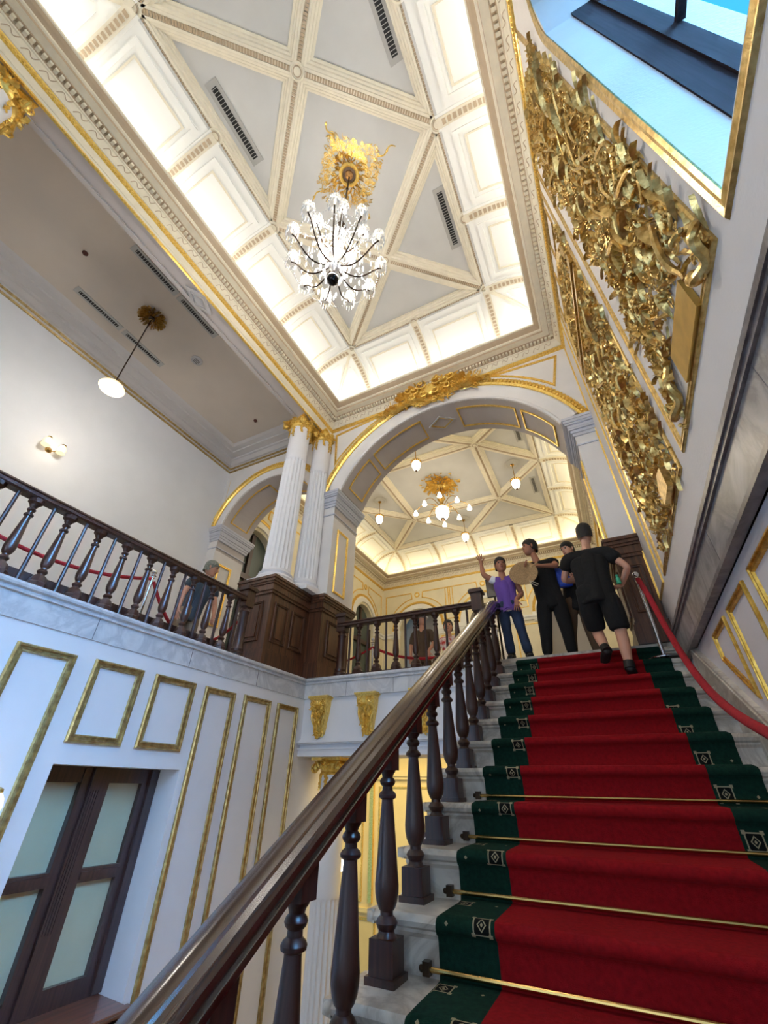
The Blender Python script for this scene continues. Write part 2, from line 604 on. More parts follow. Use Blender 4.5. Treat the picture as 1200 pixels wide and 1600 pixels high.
# lower front wall under the landing: frieze with corbels and opening into the yellow room
mb = MB()
mb.box(-4.06, 0.76, 4.95, 5.55, 0.31, 0.985)
mb.box(-4.4, -3.70, 4.93, 5.55, GZ, 0.985)
struct('wall_lower', mb, WALLB)
mb = MB()
mb.box(-3.70, -1.06, 4.90, 4.95, 0.44, 0.455)
mb.box(-3.70, -1.06, 4.86, 4.95, 0.455, 0.475)
mb.box(-3.70, -1.06, 4.92, 4.95, 0.475, 0.50)
mb.box(-3.70, -1.06, 4.90, 4.95, 0.385, 0.40)
mb.box(-3.70, -1.06, 4.92, 4.95, 0.31, 0.385)
trim(mb, WALLB)

# ------------------------------------------------------------------ floors
mb = MB()
mb.box(-6.8, LX - .05, -1.63, 4.93, 0.99, FL - .002)
struct('floor', mb, FLOORM)
mb = MB()
mb.box(-6.6, 0.95, 4.93, 12.8, 0.99, FL - .002)
struct('floor', mb, FLOORM)
mb = MB()
mb.box(-7.6, 3.0, -6.0, 9.4, GZ - .1, GZ)
struct('floor', mb, FLOORM)
# marble edge of the well
def edge_path(off):
    return [(-3.66 - off - .0, -1.63), (-3.66 - off, 4.88 + off), (-1.12, 4.88 + off)]
def open_sweep(mb, prof, pathf, m=0):
    loops = []
    for d, z in prof:
        loops.append([(x, y, z) for x, y in pathf(d)])
    mb.band(loops, m, closed=False)
mb = MB()
open_sweep(mb, [(.09, .98), (.03, .98), (.03, 1.155), (.012, 1.16), (.012, 1.172), (.022, 1.178), (.022, 1.19), (0, 1.2), (-.004, 1.218), (0, 1.236), (.35, 1.239)], edge_path)
for y in (-1.0, -0.1, 0.8, 1.95, 2.95, 3.95):
    mb.box(-3.692, -3.6885, y, y + .006, .985, 1.156, 1)
for x in (-3.03, -2.35, -1.70):
    mb.box(x, x + .006, 4.9085, 4.912, .985, 1.156, 1)
trim(mb, [MARB, plain('marble_joint', (120, 122, 128), .6)])

# ------------------------------------------------------------------ ceilings with coves
def cornice(x0, x1, y0, y1, prof, name_mats, z=0):
    mb = MB()
    for (d0, z0, m0), (d1, z1, _) in zip(prof[:-1], prof[1:]):
        loops = []
        for d, zz in ((d0, z0), (d1, z1)):
            loops.append([(x0 + d, y0 + d, zz), (x1 - d, y0 + d, zz), (x1 - d, y1 - d, zz), (x0 + d, y1 - d, zz)])
        mb.band(loops, m0)
    return mb

CPROF = [(0, 6.00, 1), (.022, 6.005, 1), (.03, 6.022, 1), (.02, 6.035, 1), (.035, 6.045, 1), (.04, 6.06, 0), (.05, 6.062, 0),
         (.09, 6.17, 0), (.105, 6.175, 0), (.11, 6.19, 2), (.12, 6.195, 2), (.125, 6.235, 2), (.17, 6.24, 2), (.175, 6.255, 0), (.26, 6.262, 2), (.265, 6.30, 0),
         (.285, 6.31, 0), (.29, 6.33, 2), (.33, 6.36, 2), (.355, 6.39, 0), (.37, 6.395, 0), (.37, 6.43, 0), (.33, 6.44, 0), (.30, 6.40, 0), (.10, 6.40, 0), (0, 6.40, 0)]
def cove_d(t):
    return 0.94 - 0.90 * cos(t)
def cove_z(t):
    return 6.44 + 0.56 * sin(t)

def ceiling_well(R, ribs, bosses, stations, dz=0.10, gold=GOLDY, rope=True, rm=None):
    x0, x1, y0, y1 = R
    # cornice
    cm = cornice(x0, x1, y0, y1, CPROF, None)
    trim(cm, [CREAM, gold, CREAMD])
    # dentils, frieze scrolls, gold beads
    dn = MB()
    def along(fn, step, a0, a1):
        n = int((a1 - a0) / step)
        for i in range(n):
            fn(a0 + (i + .5) * (a1 - a0) / n)
    for side in range(4):
        if side == 0:   bx = lambda c, hw, d0, d1, z0, z1, m: dn.box(x0 + d0, x0 + d1, c - hw, c + hw, z0, z1, m)
        elif side == 1: bx = lambda c, hw, d0, d1, z0, z1, m: dn.box(x1 - d1, x1 - d0, c - hw, c + hw, z0, z1, m)
        elif side == 2: bx = lambda c, hw, d0, d1, z0, z1, m: dn.box(c - hw, c + hw, y0 + d0, y0 + d1, z0, z1, m)
        else:           bx = lambda c, hw, d0, d1, z0, z1, m: dn.box(c - hw, c + hw, y1 - d1, y1 - d0, z0, z1, m)
        a0, a1 = ((y0 + .15, y1 - .15) if side < 2 else (x0 + .15, x1 - .15))
        along(lambda c: bx(c, .017, .12, .165, 6.196, 6.236, 0), .058, a0, a1)
        along(lambda c: bx(c, .012, .018, .036, 6.008, 6.034, 1), .036, a0 - .12, a1 + .12)
        def scr(c):
            pts = []
            for i in range(11):
                t = i / 10
                d = .050 + .012 + .032 * t + .014 * sin(t * 2 * pi)
                z = 6.062 + (d - .05) * 2.7 - .004
                w = c - .06 + .12 * t
                pts.append([(x0 + d, w, z), (x1 - d, w, z), (w, y0 + d, z), (w, y1 - d, z)][side])
            dn.tube(pts, .0055, 4, 2)
        along(scr, .17, a0, a1)
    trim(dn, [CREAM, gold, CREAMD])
    # cove
    cx0, cx1, cy0, cy1 = x0 + .94, x1 - .94, y0 + .94, y1 - .94
    NT = 12
    cv = MB()
    def cmap(side, u, t, off=0.0):
        d = cove_d(t) + off * cos(t)
        z = cove_z(t) - off * sin(t)
        return [(x0 + d, u, z), (x1 - d, u, z), (u, y0 + d, z), (u, y1 - d, z)][side]
    for side in range(4):
        lo, hi = (y0, y1) if side < 2 else (x0, x1)
        la, lb = [], []
        for i in range(NT + 1):
            t = pi / 2 * i / NT
            d = cove_d(t)
            la.append(cmap(side, lo + d, t))
            lb.append(cmap(side, hi - d, t))
        cv.band([la, lb], 0, closed=False, smooth=True)
    cs = struct('ceiling', cv, COVEM)
    # cove ribs and panels
    rb = MB()
    def patch(side, ufn0, ufn1, t0, t1, off, m, n=8):
        a = [cmap(side, ufn0(t0 + (t1 - t0) * i / n), t0 + (t1 - t0) * i / n, off) for i in range(n + 1)]
        b = [cmap(side, ufn1(t0 + (t1 - t0) * i / n), t0 + (t1 - t0) * i / n, off) for i in range(n + 1)]
        a0 = [cmap(side, ufn0(t0 + (t1 - t0) * i / n), t0 + (t1 - t0) * i / n, 0) for i in range(n + 1)]
        b0 = [cmap(side, ufn1(t0 + (t1 - t0) * i / n), t0 + (t1 - t0) * i / n, 0) for i in range(n + 1)]
        rb.band([a0, a, b, b0], m, closed=False)
        rb.quad(a[0], b[0], b0[0], a0[0], m)
        rb.quad(a[-1], b[-1], b0[-1], a0[-1], m)
    def pframe(side, u0, u1, t0, t1, w, off, m):
        tw = w / 0.62
        K = lambda c: (lambda t: c)
        patch(side, K(u0), K(u0 + w), t0, t1, off, m)
        patch(side, K(u1 - w), K(u1), t0, t1, off, m)
        patch(side, K(u0 + w), K(u1 - w), t0, t0 + tw, off, m, 2)
        patch(side, K(u0 + w), K(u1 - w), t1 - tw, t1, off, m, 2)
    for side in range(4):
        st = stations[0 if side < 2 else 1]
        for u in st:
            K = lambda c: (lambda t: c)
            patch(side, K(u - .085), K(u + .085), .10, pi / 2, .018, 1)
            patch(side, K(u - .055), K(u + .055), .10, pi / 2, .045, 0)
            for i in range(16):
                t = .2 + (pi / 2 - .25) * i / 16
                patch(side, K(u - .03), K(u + .03), t, t + .05, .056, 2, 1)
        for a, b in zip(st[:-1], st[1:]):
            pframe(side, a + .15, b - .15, .34, 1.40, .045, .030, 1)
            pframe(side, a + .24, b - .24, .48, 1.25, .02, .018, 3)
        # lunette panels in the corners
        lo, hi = (y0, y1) if side < 2 else (x0, x1)
        for s_, c0, cst in ((1, lo, st[0]), (-1, hi, st[-1])):
            f1 = lambda t: c0 + s_ * (cove_d(t) + .09)
            f1b = lambda t: c0 + s_ * (cove_d(t) + .12)
            f2 = lambda t: cst - s_ * .15
            f2b = lambda t: cst - s_ * .18
            patch(side, f1, f1b, .34, 1.22, .025, 1)
            patch(side, f2b, f2, .34, 1.15, .025, 1)
            patch(side, f1, f2, .34, .40, .025, 1, 2)
            # mitre rib
            g1 = lambda t: c0 + s_ * cove_d(t)
            g2 = lambda t: c0 + s_ * (cove_d(t) + .04)
            patch(side, g1, g2, .1, pi / 2, .02, 0)
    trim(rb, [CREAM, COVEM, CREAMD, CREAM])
    # flat
    fl = MB()
    fl.box(cx0 - .03, cx1 + .03, cy0 - .03, cy1 + .03, 7.0 + dz, 7.0 + dz + .1)
    for a, b, c, d in ((cx0 - .03, cx0, cy0, cy1), (cx1, cx1 + .03, cy0, cy1), (cx0, cx1, cy0 - .03, cy0), (cx0, cx1, cy1, cy1 + .03)):
        fl.box(a, b, c, d, 6.995, 7.0 + dz)
    struct('ceiling', fl, CEILW)
    # ribs
    rr = MB()
    def rib(p, q):
        p, q = Vector((*p, 0)), Vector((*q, 0))
        t = (q - p)
        Ln = t.length
        t.normalize()
        n = Vector((-t.y, t.x, 0))
        prof = [(.15, 7.0 + dz), (.15, 7.075), (.125, 7.07), (.115, 7.05), (.095, 7.045), (.085, 7.02), (.06, 7.015), (.055, 7.0), (.028, 7.0), (.026, 7.012)]
        full = [(o, z) for o, z in prof] + [(-o, z) for o, z in prof[::-1]]
        loops = [[tuple(e + n * o + Vector((0, 0, z))) for e in (p, q)] for o, z in full]
        rr.band(loops, 0, closed=False)
        for e_ in (0, 1):
            rr.add([l[e_] for l in loops], [tuple(range(len(loops)))], 0)
        k = int(Ln / .032)
        for i in range(k):
            c = p + t * ((i + .5) * Ln / k)
            a, b = t * .011, n * .022
            vs = [tuple(c + sa * a + sb * b + Vector((0, 0, z))) for z in (7.012, 7.001) for sa, sb in ((-1, -1), (1, -1), (1, 1), (-1, 1))]
            rr.add(vs, [(0, 1, 5, 4), (1, 2, 6, 5), (2, 3, 7, 6), (3, 0, 4, 7), (4, 5, 6, 7)], 1)
    for p, q in ribs:
        rib(p, q)
    for b in bosses:
        rr.lathe([(.088, 7.03), (.088, 6.995), (.07, 6.985), (.062, 6.995), (.05, 6.998), (.04, 6.985), (.022, 6.98), (.0, 6.985)], (b[0], b[1], 0), 20, 0)
        rr.lathe([(.052, 6.99), (.052, 6.987)], (b[0], b[1], 0), 20, 1)
    trim(rr, [rm or CREAM, CREAMD])

MX0, MX1 = -2.81, -0.19
MY = (-0.69, 0.50, 1.67, 2.83, 3.99)
MC = -1.50
mr = [((MX0, MY[0]), (MX1, MY[0])), ((MX0, MY[4]), (MX1, MY[4])), ((MX0, MY[0]), (MX0, MY[4])), ((MX1, MY[0]), (MX1, MY[4]))]
for a, b in (((MX0, MY[0]), (MC, MY[1])), ((MX1, MY[0]), (MC, MY[1])), ((MC, MY[1]), (MX0, MY[2])), ((MC, MY[1]), (MX1, MY[2])),
             ((MX0, MY[2]), (MC, MY[3])), ((MX1, MY[2]), (MC, MY[3])), ((MC, MY[3]), (MX0, MY[4])), ((MC, MY[3]), (MX1, MY[4]))):
    mr.append((a, b))
mbos = [(MX0, y) for y in MY] + [(MX1, y) for y in MY] + [(MC, MY[0]), (MC, MY[1]), (MC, MY[3]), (MC, MY[4])]
ceiling_well(HALL, mr, mbos, (list(MY), [MX0, MC, MX1]))
FX = (-5.48, -4.10, -2.77, -1.43, -0.09)
FYs = (6.64, 7.60, 8.86, 10.10, 11.66)
fr = [((FX[0], FYs[0]), (FX[4], FYs[0])), ((FX[0], FYs[4]), (FX[4], FYs[4])), ((FX[0], FYs[0]), (FX[0], FYs[4])), ((FX[4], FYs[0]), (FX[4], FYs[4])),
      ((FX[1], FYs[1]), (FX[3], FYs[1])), ((FX[1], FYs[3]), (FX[3], FYs[3])), ((FX[1], FYs[1]), (FX[1], FYs[3])), ((FX[3], FYs[1]), (FX[3], FYs[3]))]
for cx, cy, ex, ey in ((FX[1], FYs[1], 0, 0), (FX[3], FYs[1], 4, 0), (FX[1], FYs[3], 0, 4), (FX[3], FYs[3], 4, 4)):
    fr.append(((cx, cy), (FX[ex], FYs[2])))
    fr.append(((cx, cy), (FX[2], FYs[ey])))
    fr.append(((cx, cy), (FX[ex], FYs[ey])))
fbos = [(FX[i], FYs[j]) for i, j in ((1, 1), (3, 1), (1, 3), (3, 3), (0, 2), (4, 2), (2, 0), (2, 4), (0, 0), (4, 0), (0, 4), (4, 4))]
ceiling_well(FAR, fr, fbos, ([FYs[0], 7.75, FYs[2], 10.2, FYs[4]], list(FX)))
mb = MB()
mb.box(-6.52 - .3, 1.4, -2.0, 5.0, 7.3, 7.4)
mb.box(-7.0, 1.4, 5.0, 13.0, 7.3, 7.4)
struct('ceiling', mb, WALL)

# far room walls
mb = MB()
ds = (6.10, 11.27)
arch_wall(mb, PX(-6.42), BY, 12.6, FL, 7.2, [(c - .62, c + .62, FL, 4.45, circ(c, 4.35, .63)) for c in ds], .35, 0, 16)
struct('wall_room_left', mb, YWALL)
mb = MB()
fa = (-5.10, -2.77, -0.44)
arch_wall(mb, PY(12.6), -6.42, .95, FL, 7.2, [(c - .66, c + .66, FL, 4.5, circ(c, 4.42, .665)) for c in fa], .35, 0, 16)
struct('wall_room_far', mb, YWALL)
mb = MB()
mb.box(.85, 1.2, BY, 12.9, FL, 7.2)
struct('wall_room_right', mb, YWALL)
# gold on the far-room walls
def arch_gold(mb, P, c, zc, R, w=.07, h=.03, m=0, beads=True, a0=0.0, a1=pi):
    mb.arc(c, zc, [(R, 0), (R, h), (R + w * .3, h * 1.3), (R + w * .55, h * .7), (R + w * .8, h), (R + w, 0)], a0, a1, 40, P, m)
    if beads:
        n = int(R * (a1 - a0) / .05)
        for i in range(n):
            a = a0 + (a1 - a0) * (i + .5) / n
            for da, rr_ in ((0, R + w * .5),):
                p = P(c + rr_ * cos(a), zc + rr_ * sin(a), h)
                mb.sphere(p, w * .26, m, 6, 4)
for P, cs, hw in ((PX(-6.42, 1), ds, .62), (PY(12.6), fa, .66)):
    for c in cs:
        mb = MB()
        zc = 4.42
        mb.arc(c, zc, [(hw + .02, 0), (hw + .02, .05), (hw + .16, .05), (hw + .20, .02)], 0, pi, 30, P, 1)
        arch_gold(mb, P, c, zc, hw + .20, .09, .035, 0)
        # spandrel panels
        for s_ in (-1, 1):
            pts = []
            R2 = hw + .42
            for i in range(9):
                a = pi / 2 - (.12 + i * .13)
                pts.append((c + s_ * R2 * cos(pi / 2 - a) if False else c + s_ * R2 * sin(.16 + i * .13), zc + R2 * cos(.16 + i * .13)))
            outer = [(c + s_ * (hw + .55), pts[-1][1]), (c + s_ * (hw + .55), 5.72), (c + s_ * .2, 5.72)]
            poly = pts + outer
            if s_ > 0:
                poly = poly
            area_ = sum(poly[i - 1][0] * poly[i][1] - poly[i][0] * poly[i - 1][1] for i in range(len(poly)))
            if area_ < 0:
                poly = poly[::-1]
            mb.frame(poly, .035, .02, P, 0)
        mb.arc(c, 5.62, [(.05, 0), (.06, .025), (.09, .025), (.10, 0)], 0, 2 * pi, 16, P, 0)
        # imposts
        for s_ in (-1, 1):
            u = c + s_ * (hw + .13)
            q = [P(u - .17, 4.28, .0), P(u + .17, 4.28, 0)]
            mb.prism(rect(u - .16, u + .16, 4.26, 4.42), 0, .06, 1, P)
            mb.prism(rect(u - .14, u + .14, 4.14, 4.26), 0, .035, 1, P)
        trim(mb, [GOLDY, COVEM])
mb = MB()
for x in (-3.94, -1.60):
    mb.frame(rect(x - .14, x + .14, 4.6, 5.72), .03, .02, PY(12.6), 0)
    mb.frame(rect(x - .35, x + .35, 2.4, 4.1), .035, .02, PY(12.6), 0)
mb.frame(rect(8.0, 9.6, 4.6, 5.72), .035, .02, PX(-6.42, 1), 0)
mb.frame(rect(8.0, 9.6, 2.3, 4.2), .035, .02, PX(-6.42, 1), 0)
mb.frame(rect(7.0, 7.6, 2.3, 5.7), .035, .02, PX(-6.42, 1), 0)
trim(mb, GOLDY)
mb = MB()
for a, b in ((-6.42, -5.78), (-4.42, -3.45), (-2.09, -1.12), (.24, .85)):
    mb.box(a, b, 12.52, 12.6, 4.28, 4.34)
    mb.box(a, b, 12.55, 12.6, 4.2, 4.28)
for a, b in ((6.74, 10.62), (11.92, 12.6)):
    mb.box(-6.42, -6.34, a, b, 4.28, 4.34)
    mb.box(-6.42, -6.37, a, b, 4.2, 4.28)
trim(mb, COVEM)
# doors of the far room
def arched_door(n, P, c, hw, zs, R):
    mb = MB()
    d = MB()
    fr_ = MB()
    d.prism([(c - hw, FL), (c + hw, FL)] + [(c + R * cos(a), zs + R * sin(a)) for a in [pi * i / 14 for i in range(15)]], -.22, -.18, 0, P)
    for s_ in (-1, 1):
        fr_.prism(rect(c + (s_ * hw * .5) - .27, c + s_ * hw * .5 + .27, 1.3, 2.0), -.18, -.15, 0, P)
        fr_.prism(rect(c + s_ * hw - .07, c + s_ * hw + .07, FL, zs), -.20, -.10, 0, P)
    fr_.prism(rect(c - .05, c + .05, FL, zs + R * .9), -.18, -.12, 0, P)
    fr_.prism(rect(c - hw, c + hw, 3.78, 3.90), -.18, -.10, 0, P)
    fr_.prism(rect(c - hw, c + hw, 2.0, 2.1), -.18, -.12, 0, P)
    o = struct('door_%d' % n, fr_, WOODW)
    struct('door_glass', d, plain('dark_glass', (86, 98, 92), .2), o)
for i, c in enumerate(ds):
    arched_door(i + 1, PX(-6.42, 1), c, .62, 4.35, .63)
mb = MB()
mb.box(-6.9, 1.3, 13.6, 13.7, FL, 7.2)
mb.box(-6.9, -6.8, 12.9, 13.6, FL, 7.2)
mb.box(1.2, 1.3, 12.9, 13.6, FL, 7.2)
mb.box(-6.9, 1.3, 12.8, 13.7, FL - .1, FL - .002)
mb.box(-6.9, 1.3, 12.9, 13.7, 7.2, 7.3)
struct('wall_passage', mb, GREYP)
point('passage_light', (-2.77, 13.2, 4.2), 10, WARM, .2)

# ------------------------------------------------------------------ gallery ceiling, beam and wall cornice
mb = MB()
gp = [(0, 5.93, 1), (.02, 5.935, 1), (.03, 5.955, 0), (.032, 5.975, 0), (.035, 5.99, 1), (.05, 5.995, 1), (.06, 6.02, 0), (.06, 6.045, 0), (.10, 6.05, 0), (.13, 6.15, 0), (.16, 6.16, 0), (.17, 6.19, 0), (.30, 6.21, 2), (.31, 6.24, 2), (.40, 6.26, 2), (.45, 6.30, 2)]
x0, x1, y0, y1 = -6.52, -3.70, -1.63, 4.93
for (d0, z0, m0), (d1, z1, _) in zip(gp[:-1], gp[1:]):
    loops = [[(x0 + d0 if i else x1, y, z) for i, y, z in ()]]
    A = [(x1, y0 + d0, z0), (x0 + d0, y0 + d0, z0), (x0 + d0, y1 - d0, z0), (x1 - .42, y1 - d0, z0)]
    B = [(x1, y0 + d1, z1), (x0 + d1, y0 + d1, z1), (x0 + d1, y1 - d1, z1), (x1 - .42, y1 - d1, z1)]
    mb.band([A, B], m0, closed=False)
trim(mb, [GREYP, GOLDD, GREYP])
mb = MB()
mb.box(-6.6, -3.75, -1.63, 4.93, 6.30, 6.4)
struct('ceiling', mb, plain('gallery_ceiling', (206, 194, 180), 0.7, noise=0.05, scale=2))
# beam over the columns
mb = MB()
mb.box(-4.02, -3.76, -1.63, 4.93, 5.80, 6.35, 0)
mb.box(-3.76, -3.745, -1.63, 4.93, 5.80, 7.0, 1)
mb.box(-4.02, -3.965, -.62, 4.12, 5.775, 5.80, 0)
mb.box(-4.05, -4.02, -1.63, 4.93, 5.86, 5.92, 0)
mb.box(-3.80, -3.76, -.62, 4.12, 5.785, 5.80, 0)
mb.box(-3.765, -3.735, -1.63, 4.93, 5.775, 5.80, 2)
mb.box(-3.745, -3.738, -1.63, 4.93, 5.86, 5.885, 1)
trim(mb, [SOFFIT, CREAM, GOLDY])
mb = MB()
P = PZ(5.80)
dm = [(-3.885 + .13 * cos(a) * 1.0, 1.64 + .24 * sin(a)) for a in (0, pi / 2, pi, 3 * pi / 2)]
mb.prism(dm, 0, .03, 0, P)
mb.frame([(-3.885 + .09 * cos(a), 1.64 + .16 * sin(a)) for a in (0, pi / 2, pi, 3 * pi / 2)], .03, .05, P, 0)
trim(mb, GREYP)

# ------------------------------------------------------------------ mouldings on the stair hall walls
mb = MB()
for f in ((1.47, 1.90, -2.7, .84), (2.05, 2.50, .25, .85), (2.63, 3.10, .25, .85), (3.23, 3.66, -2.7, .85), (3.80, 4.26, -2.7, .86), (4.39, 4.81, -2.7, .86), (.35, 1.25, -2.7, .84), (-.75, .15, -2.7, .84)):
    m_ = MB()
    m_.frame(rect(*f), .058, .028, PX(LX), 0)
    trim(m_, GOLDD)
# spandrel frames on the arch wall
def arch_pts(cx, cz, R, a0, a1, n):
    return [(cx + R * cos(a0 + (a1 - a0) * i / n), cz + R * sin(a0 + (a1 - a0) * i / n)) for i in range(n + 1)]
P = PY(FY)
m_ = MB()
R_ = 2.50
pl = [p for p in arch_pts(XC, ZC, R_, radians(108), radians(146), 10)]
poly = pl + [(-3.64, 5.90)]
area_ = sum(poly[i - 1][0] * poly[i][1] - poly[i][0] * poly[i - 1][1] for i in range(len(poly)))
m_.frame(poly if area_ > 0 else poly[::-1], .04, .02, P)
trim(m_, GOLDY)
m_ = MB()
poly = arch_pts(XC, ZC, R_, radians(38), radians(68), 10) + [(0.60, 5.90)][::1]
poly = poly[:-1][::-1] + [(0.60, 5.90)]
poly = poly
area_ = sum(poly[i - 1][0] * poly[i][1] - poly[i][0] * poly[i - 1][1] for i in range(len(poly)))
m_.frame(poly if area_ > 0 else poly[::-1], .04, .02, P)
trim(m_, GOLDY)
# archivolts
def archivolt(cx, cz, R, Ri, zs, name=None):
    mbx = MB()
    a = math.asin(min(1, (zs - cz) / R))
    mbx.arc(cx, cz, [(Ri, -.01), (Ri, .03), (Ri + .03, .045), (Ri + .05, .03), (R - .06, .03), (R - .03, .045), (R, .03)], math.asin((zs - cz) / Ri), pi - math.asin((zs - cz) / Ri), 60, PY(FY), 1)
    w = .125
    mbx.arc(cx, cz, [(R, 0), (R, .05), (R + w * .22, .075), (R + w * .38, .05), (R + w * .62, .05), (R + w * .78, .08), (R + w, .04), (R + w, 0)], a, pi - a, 60, PY(FY), 0)
    n = int(R * (pi - 2 * a) / .062)
    for i in range(n):
        t = a + (pi - 2 * a) * (i + .5) / n
        c = PY(FY)(cx + (R + w * .5) * cos(t), cz + (R + w * .5) * sin(t), .06)
        mbx.sphere(c, (.026, .024, .026), 0, 8, 5)
        t2 = a + (pi - 2 * a) * (i) / n
        c = PY(FY)(cx + (R + w * .86) * cos(t2), cz + (R + w * .86) * sin(t2), .06)
        mbx.sphere(c, .016, 0, 6, 4)
    trim(mbx, [GOLDY, WALL])
archivolt(XC, ZC, 2.29, RI, 4.42)
archivolt(GC, GZC, 1.34, GR, 4.39)
# soffit panels of the big arch
def soffit_map(cx, cz, R, y0_):
    return lambda u, v, h: (cx + (R - h) * cos(u), v, cz + (R - h) * sin(u))
def soffit_frames(cx, cz, R, spans, ya, yb, w, mats):
    mbx = MB()
    M_ = soffit_map(cx, cz, R, 0)
    for a0, a1, diamond in spans:
        if diamond:
            am, ym = (a0 + a1) / 2, (ya + yb) / 2
            ha, hy = (a1 - a0) / 2, (yb - ya) / 2 * .72
            poly = [(am - ha, ym), (am, ym - hy), (am + ha, ym), (am, ym + hy)]
            for s0, s1, m in ((1.0, .86, 0), (.82, .76, 1)):
                o = [(am + (p[0] - am) * s0, ym + (p[1] - ym) * s0) for p in poly]
                i_ = [(am + (p[0] - am) * s1, ym + (p[1] - ym) * s1) for p in poly]
                mbx.band([[M_(*p, 0) for p in o], [M_(*p, .02) for p in o], [M_(*p, .02) for p in i_], [M_(*p, 0) for p in i_]], m)
        else:
            n = 12
            for (va, vb) in ((ya, ya + w), (yb - w, yb)):
                L1 = [M_(a0 + (a1 - a0) * i / n, va, .0) for i in range(n + 1)]
                L2 = [M_(a0 + (a1 - a0) * i / n, va, .022) for i in range(n + 1)]
                L3 = [M_(a0 + (a1 - a0) * i / n, vb, .022) for i in range(n + 1)]
                L4 = [M_(a0 + (a1 - a0) * i / n, vb, 0) for i in range(n + 1)]
                mbx.band([L1, L2, L3, L4], 1, closed=False)
            dw = w / R
            for (ua, ub) in ((a0, a0 + dw), (a1 - dw, a1)):
                mbx.band([[M_(ua, ya, 0), M_(ua, yb, 0)], [M_(ua, ya, .022), M_(ua, yb, .022)], [M_(ub, ya, .022), M_(ub, yb, .022)], [M_(ub, ya, 0), M_(ub, yb, 0)]], 1, closed=False)
    trim(mbx, mats)
D = radians
soffit_frames(XC, ZC, RI, [(D(26), D(46), 0), (D(49), D(80), 0), (D(82.5), D(97.5), 1), (D(100), D(131), 0), (D(134), D(154), 0)], FY + .14, BY - .14, .022, [GREYP, GOLDY])
soffit_frames(GC, GZC, GR, [(D(20), D(80), 0), (D(100), D(160), 0)], FY + .14, BY - .14, .02, [GREYP, GOLDY])
# imposts (boxes wrapped round each pier)
def impost(x0, x1, y0, y1):
    mbx = MB()
    poly = rect(x0, x1, y0, y1)
    mbx.layers(poly, [(4.375, 4.42, .11), (4.33, 4.375, .10), (4.30, 4.33, .085), (4.25, 4.30, .06), (4.22, 4.25, .055), (4.17, 4.22, .035), (4.12, 4.17, .02), (3.95, 3.97, .015)])
    trim(mbx, GREYW)
GREYW = plain('impost_paint', (205, 207, 216), .55)
impost(-3.86, -3.50, FY, BY)
impost(.47, .735, FY, BY)
impost(-6.50, -6.28, FY, BY)
impost(-4.02, -3.90, FY + .12, BY)
# gold panels on pier reveals
m_ = MB()
m_.frame(rect(5.07, 5.42, 2.56, 3.72), .04, .02, PX(-3.50), 0)
trim(m_, GOLDY)
m_ = MB()
m_.frame(rect(5.07, 5.42, 2.45, 3.66), .045, .02, PX(-6.277), 0)
trim(m_, GOLDY)
m_ = MB()
m_.frame([(5.07, 1.5), (5.50, 1.5), (5.50, 3.8), (5.07, 3.8)], .035, .02, PX(.47, -1), 0)
trim(m_, GOLDY)
# right wall: frames around the gilded reliefs
P = PX(RX, -1)
for r_, w in (((1.13, 2.385, 1.65, 6.02), .055), ((2.54, 4.25, 1.65, 5.98), .06), ((4.42, 4.93, 1.66, 5.98), .03)):
    m_ = MB()
    m_.frame(rect(*r_), w, .016, P)
    trim(m_, GOLDR if w > .05 else GOLDY)
m_ = MB()
m_.arc(3.34, 4.62, [(.62, 0), (.62, .035), (.645, .05), (.67, .03), (.70, .045), (.72, 0)], 0, pi, 30, P)
for u in (2.62, 3.96):
    m_.prism(rect(u, u + .10, 4.45, 4.62), 0, .035, 0, P)
for zz, w_, h_ in ((4.42, .05, .05), (4.34, .05, .03), (4.26, .05, .045)):
    m_.prism(rect(2.60, 4.10, zz - w_, zz), 0, h_, 0, P)
m_.frame(rect(2.68, 3.15, 5.42, 5.86), .025, .02, P)
m_.frame(rect(3.52, 4.05, 5.42, 5.86), .025, .02, P)
trim(m_, GOLDR)
# window surround
m_ = MB()
W_ = [(0, 0), (0, .008), (.018, .014), (.04, .008), (.06, .014), (.07, 0)]
for d0, d1 in zip(W_[:-1], W_[1:]):
    def lp(d):
        R0 = .97 + d[0]
        pts = [(-R0, 1.66 - d[0]), (R0, 1.66 - d[0])] + arch_pts(0, 4.52, R0, 0, pi, 24)
        return [P(a, b, d[1]) for a, b in pts]
    m_.band([lp(d0), lp(d1)], 0)
trim(m_, GOLDR)
m_ = MB()
m_.frame(rect(1.13, 1.6, 5.5, 5.9), .03, .02, PX(RX, -1))
# ---- windows
def window_right():
    f = MB()
    g = MB()
    Pw = PX(0.0, 1)
    def ring(R0, R1, xa, xb):
        def lp(R, x):
            pts = [(-R, 1.66 + (.97 - R)), (R, 1.66 + (.97 - R))] + arch_pts(0, 4.52, R, 0, pi, 24)
            return [(x, a, b) for a, b in pts]
        f.band([lp(R0, xa), lp(R1, xa), lp(R1, xb), lp(R0, xb)], 0)
    ring(.97, .962, .93, 1.155)
    ring(.962, .95, 1.06, 1.155)
    for z in (3.24, 4.52):
        f.box(1.13, 1.17, -.95, .95, z - .018, z + .018)
    for y in (0,):
        f.box(1.12, 1.18, y - .03, y + .03, 1.7, 5.4)
    o = struct('window_1', f, DARKW)
    g.prism([(-.955, 1.675), (.955, 1.675)] + arch_pts(0, 4.52, .955, 0, pi, 20), 0, .006, 0, PX(1.145, 1))
    struct('window_glass', g, GLASS, o)
window_right()
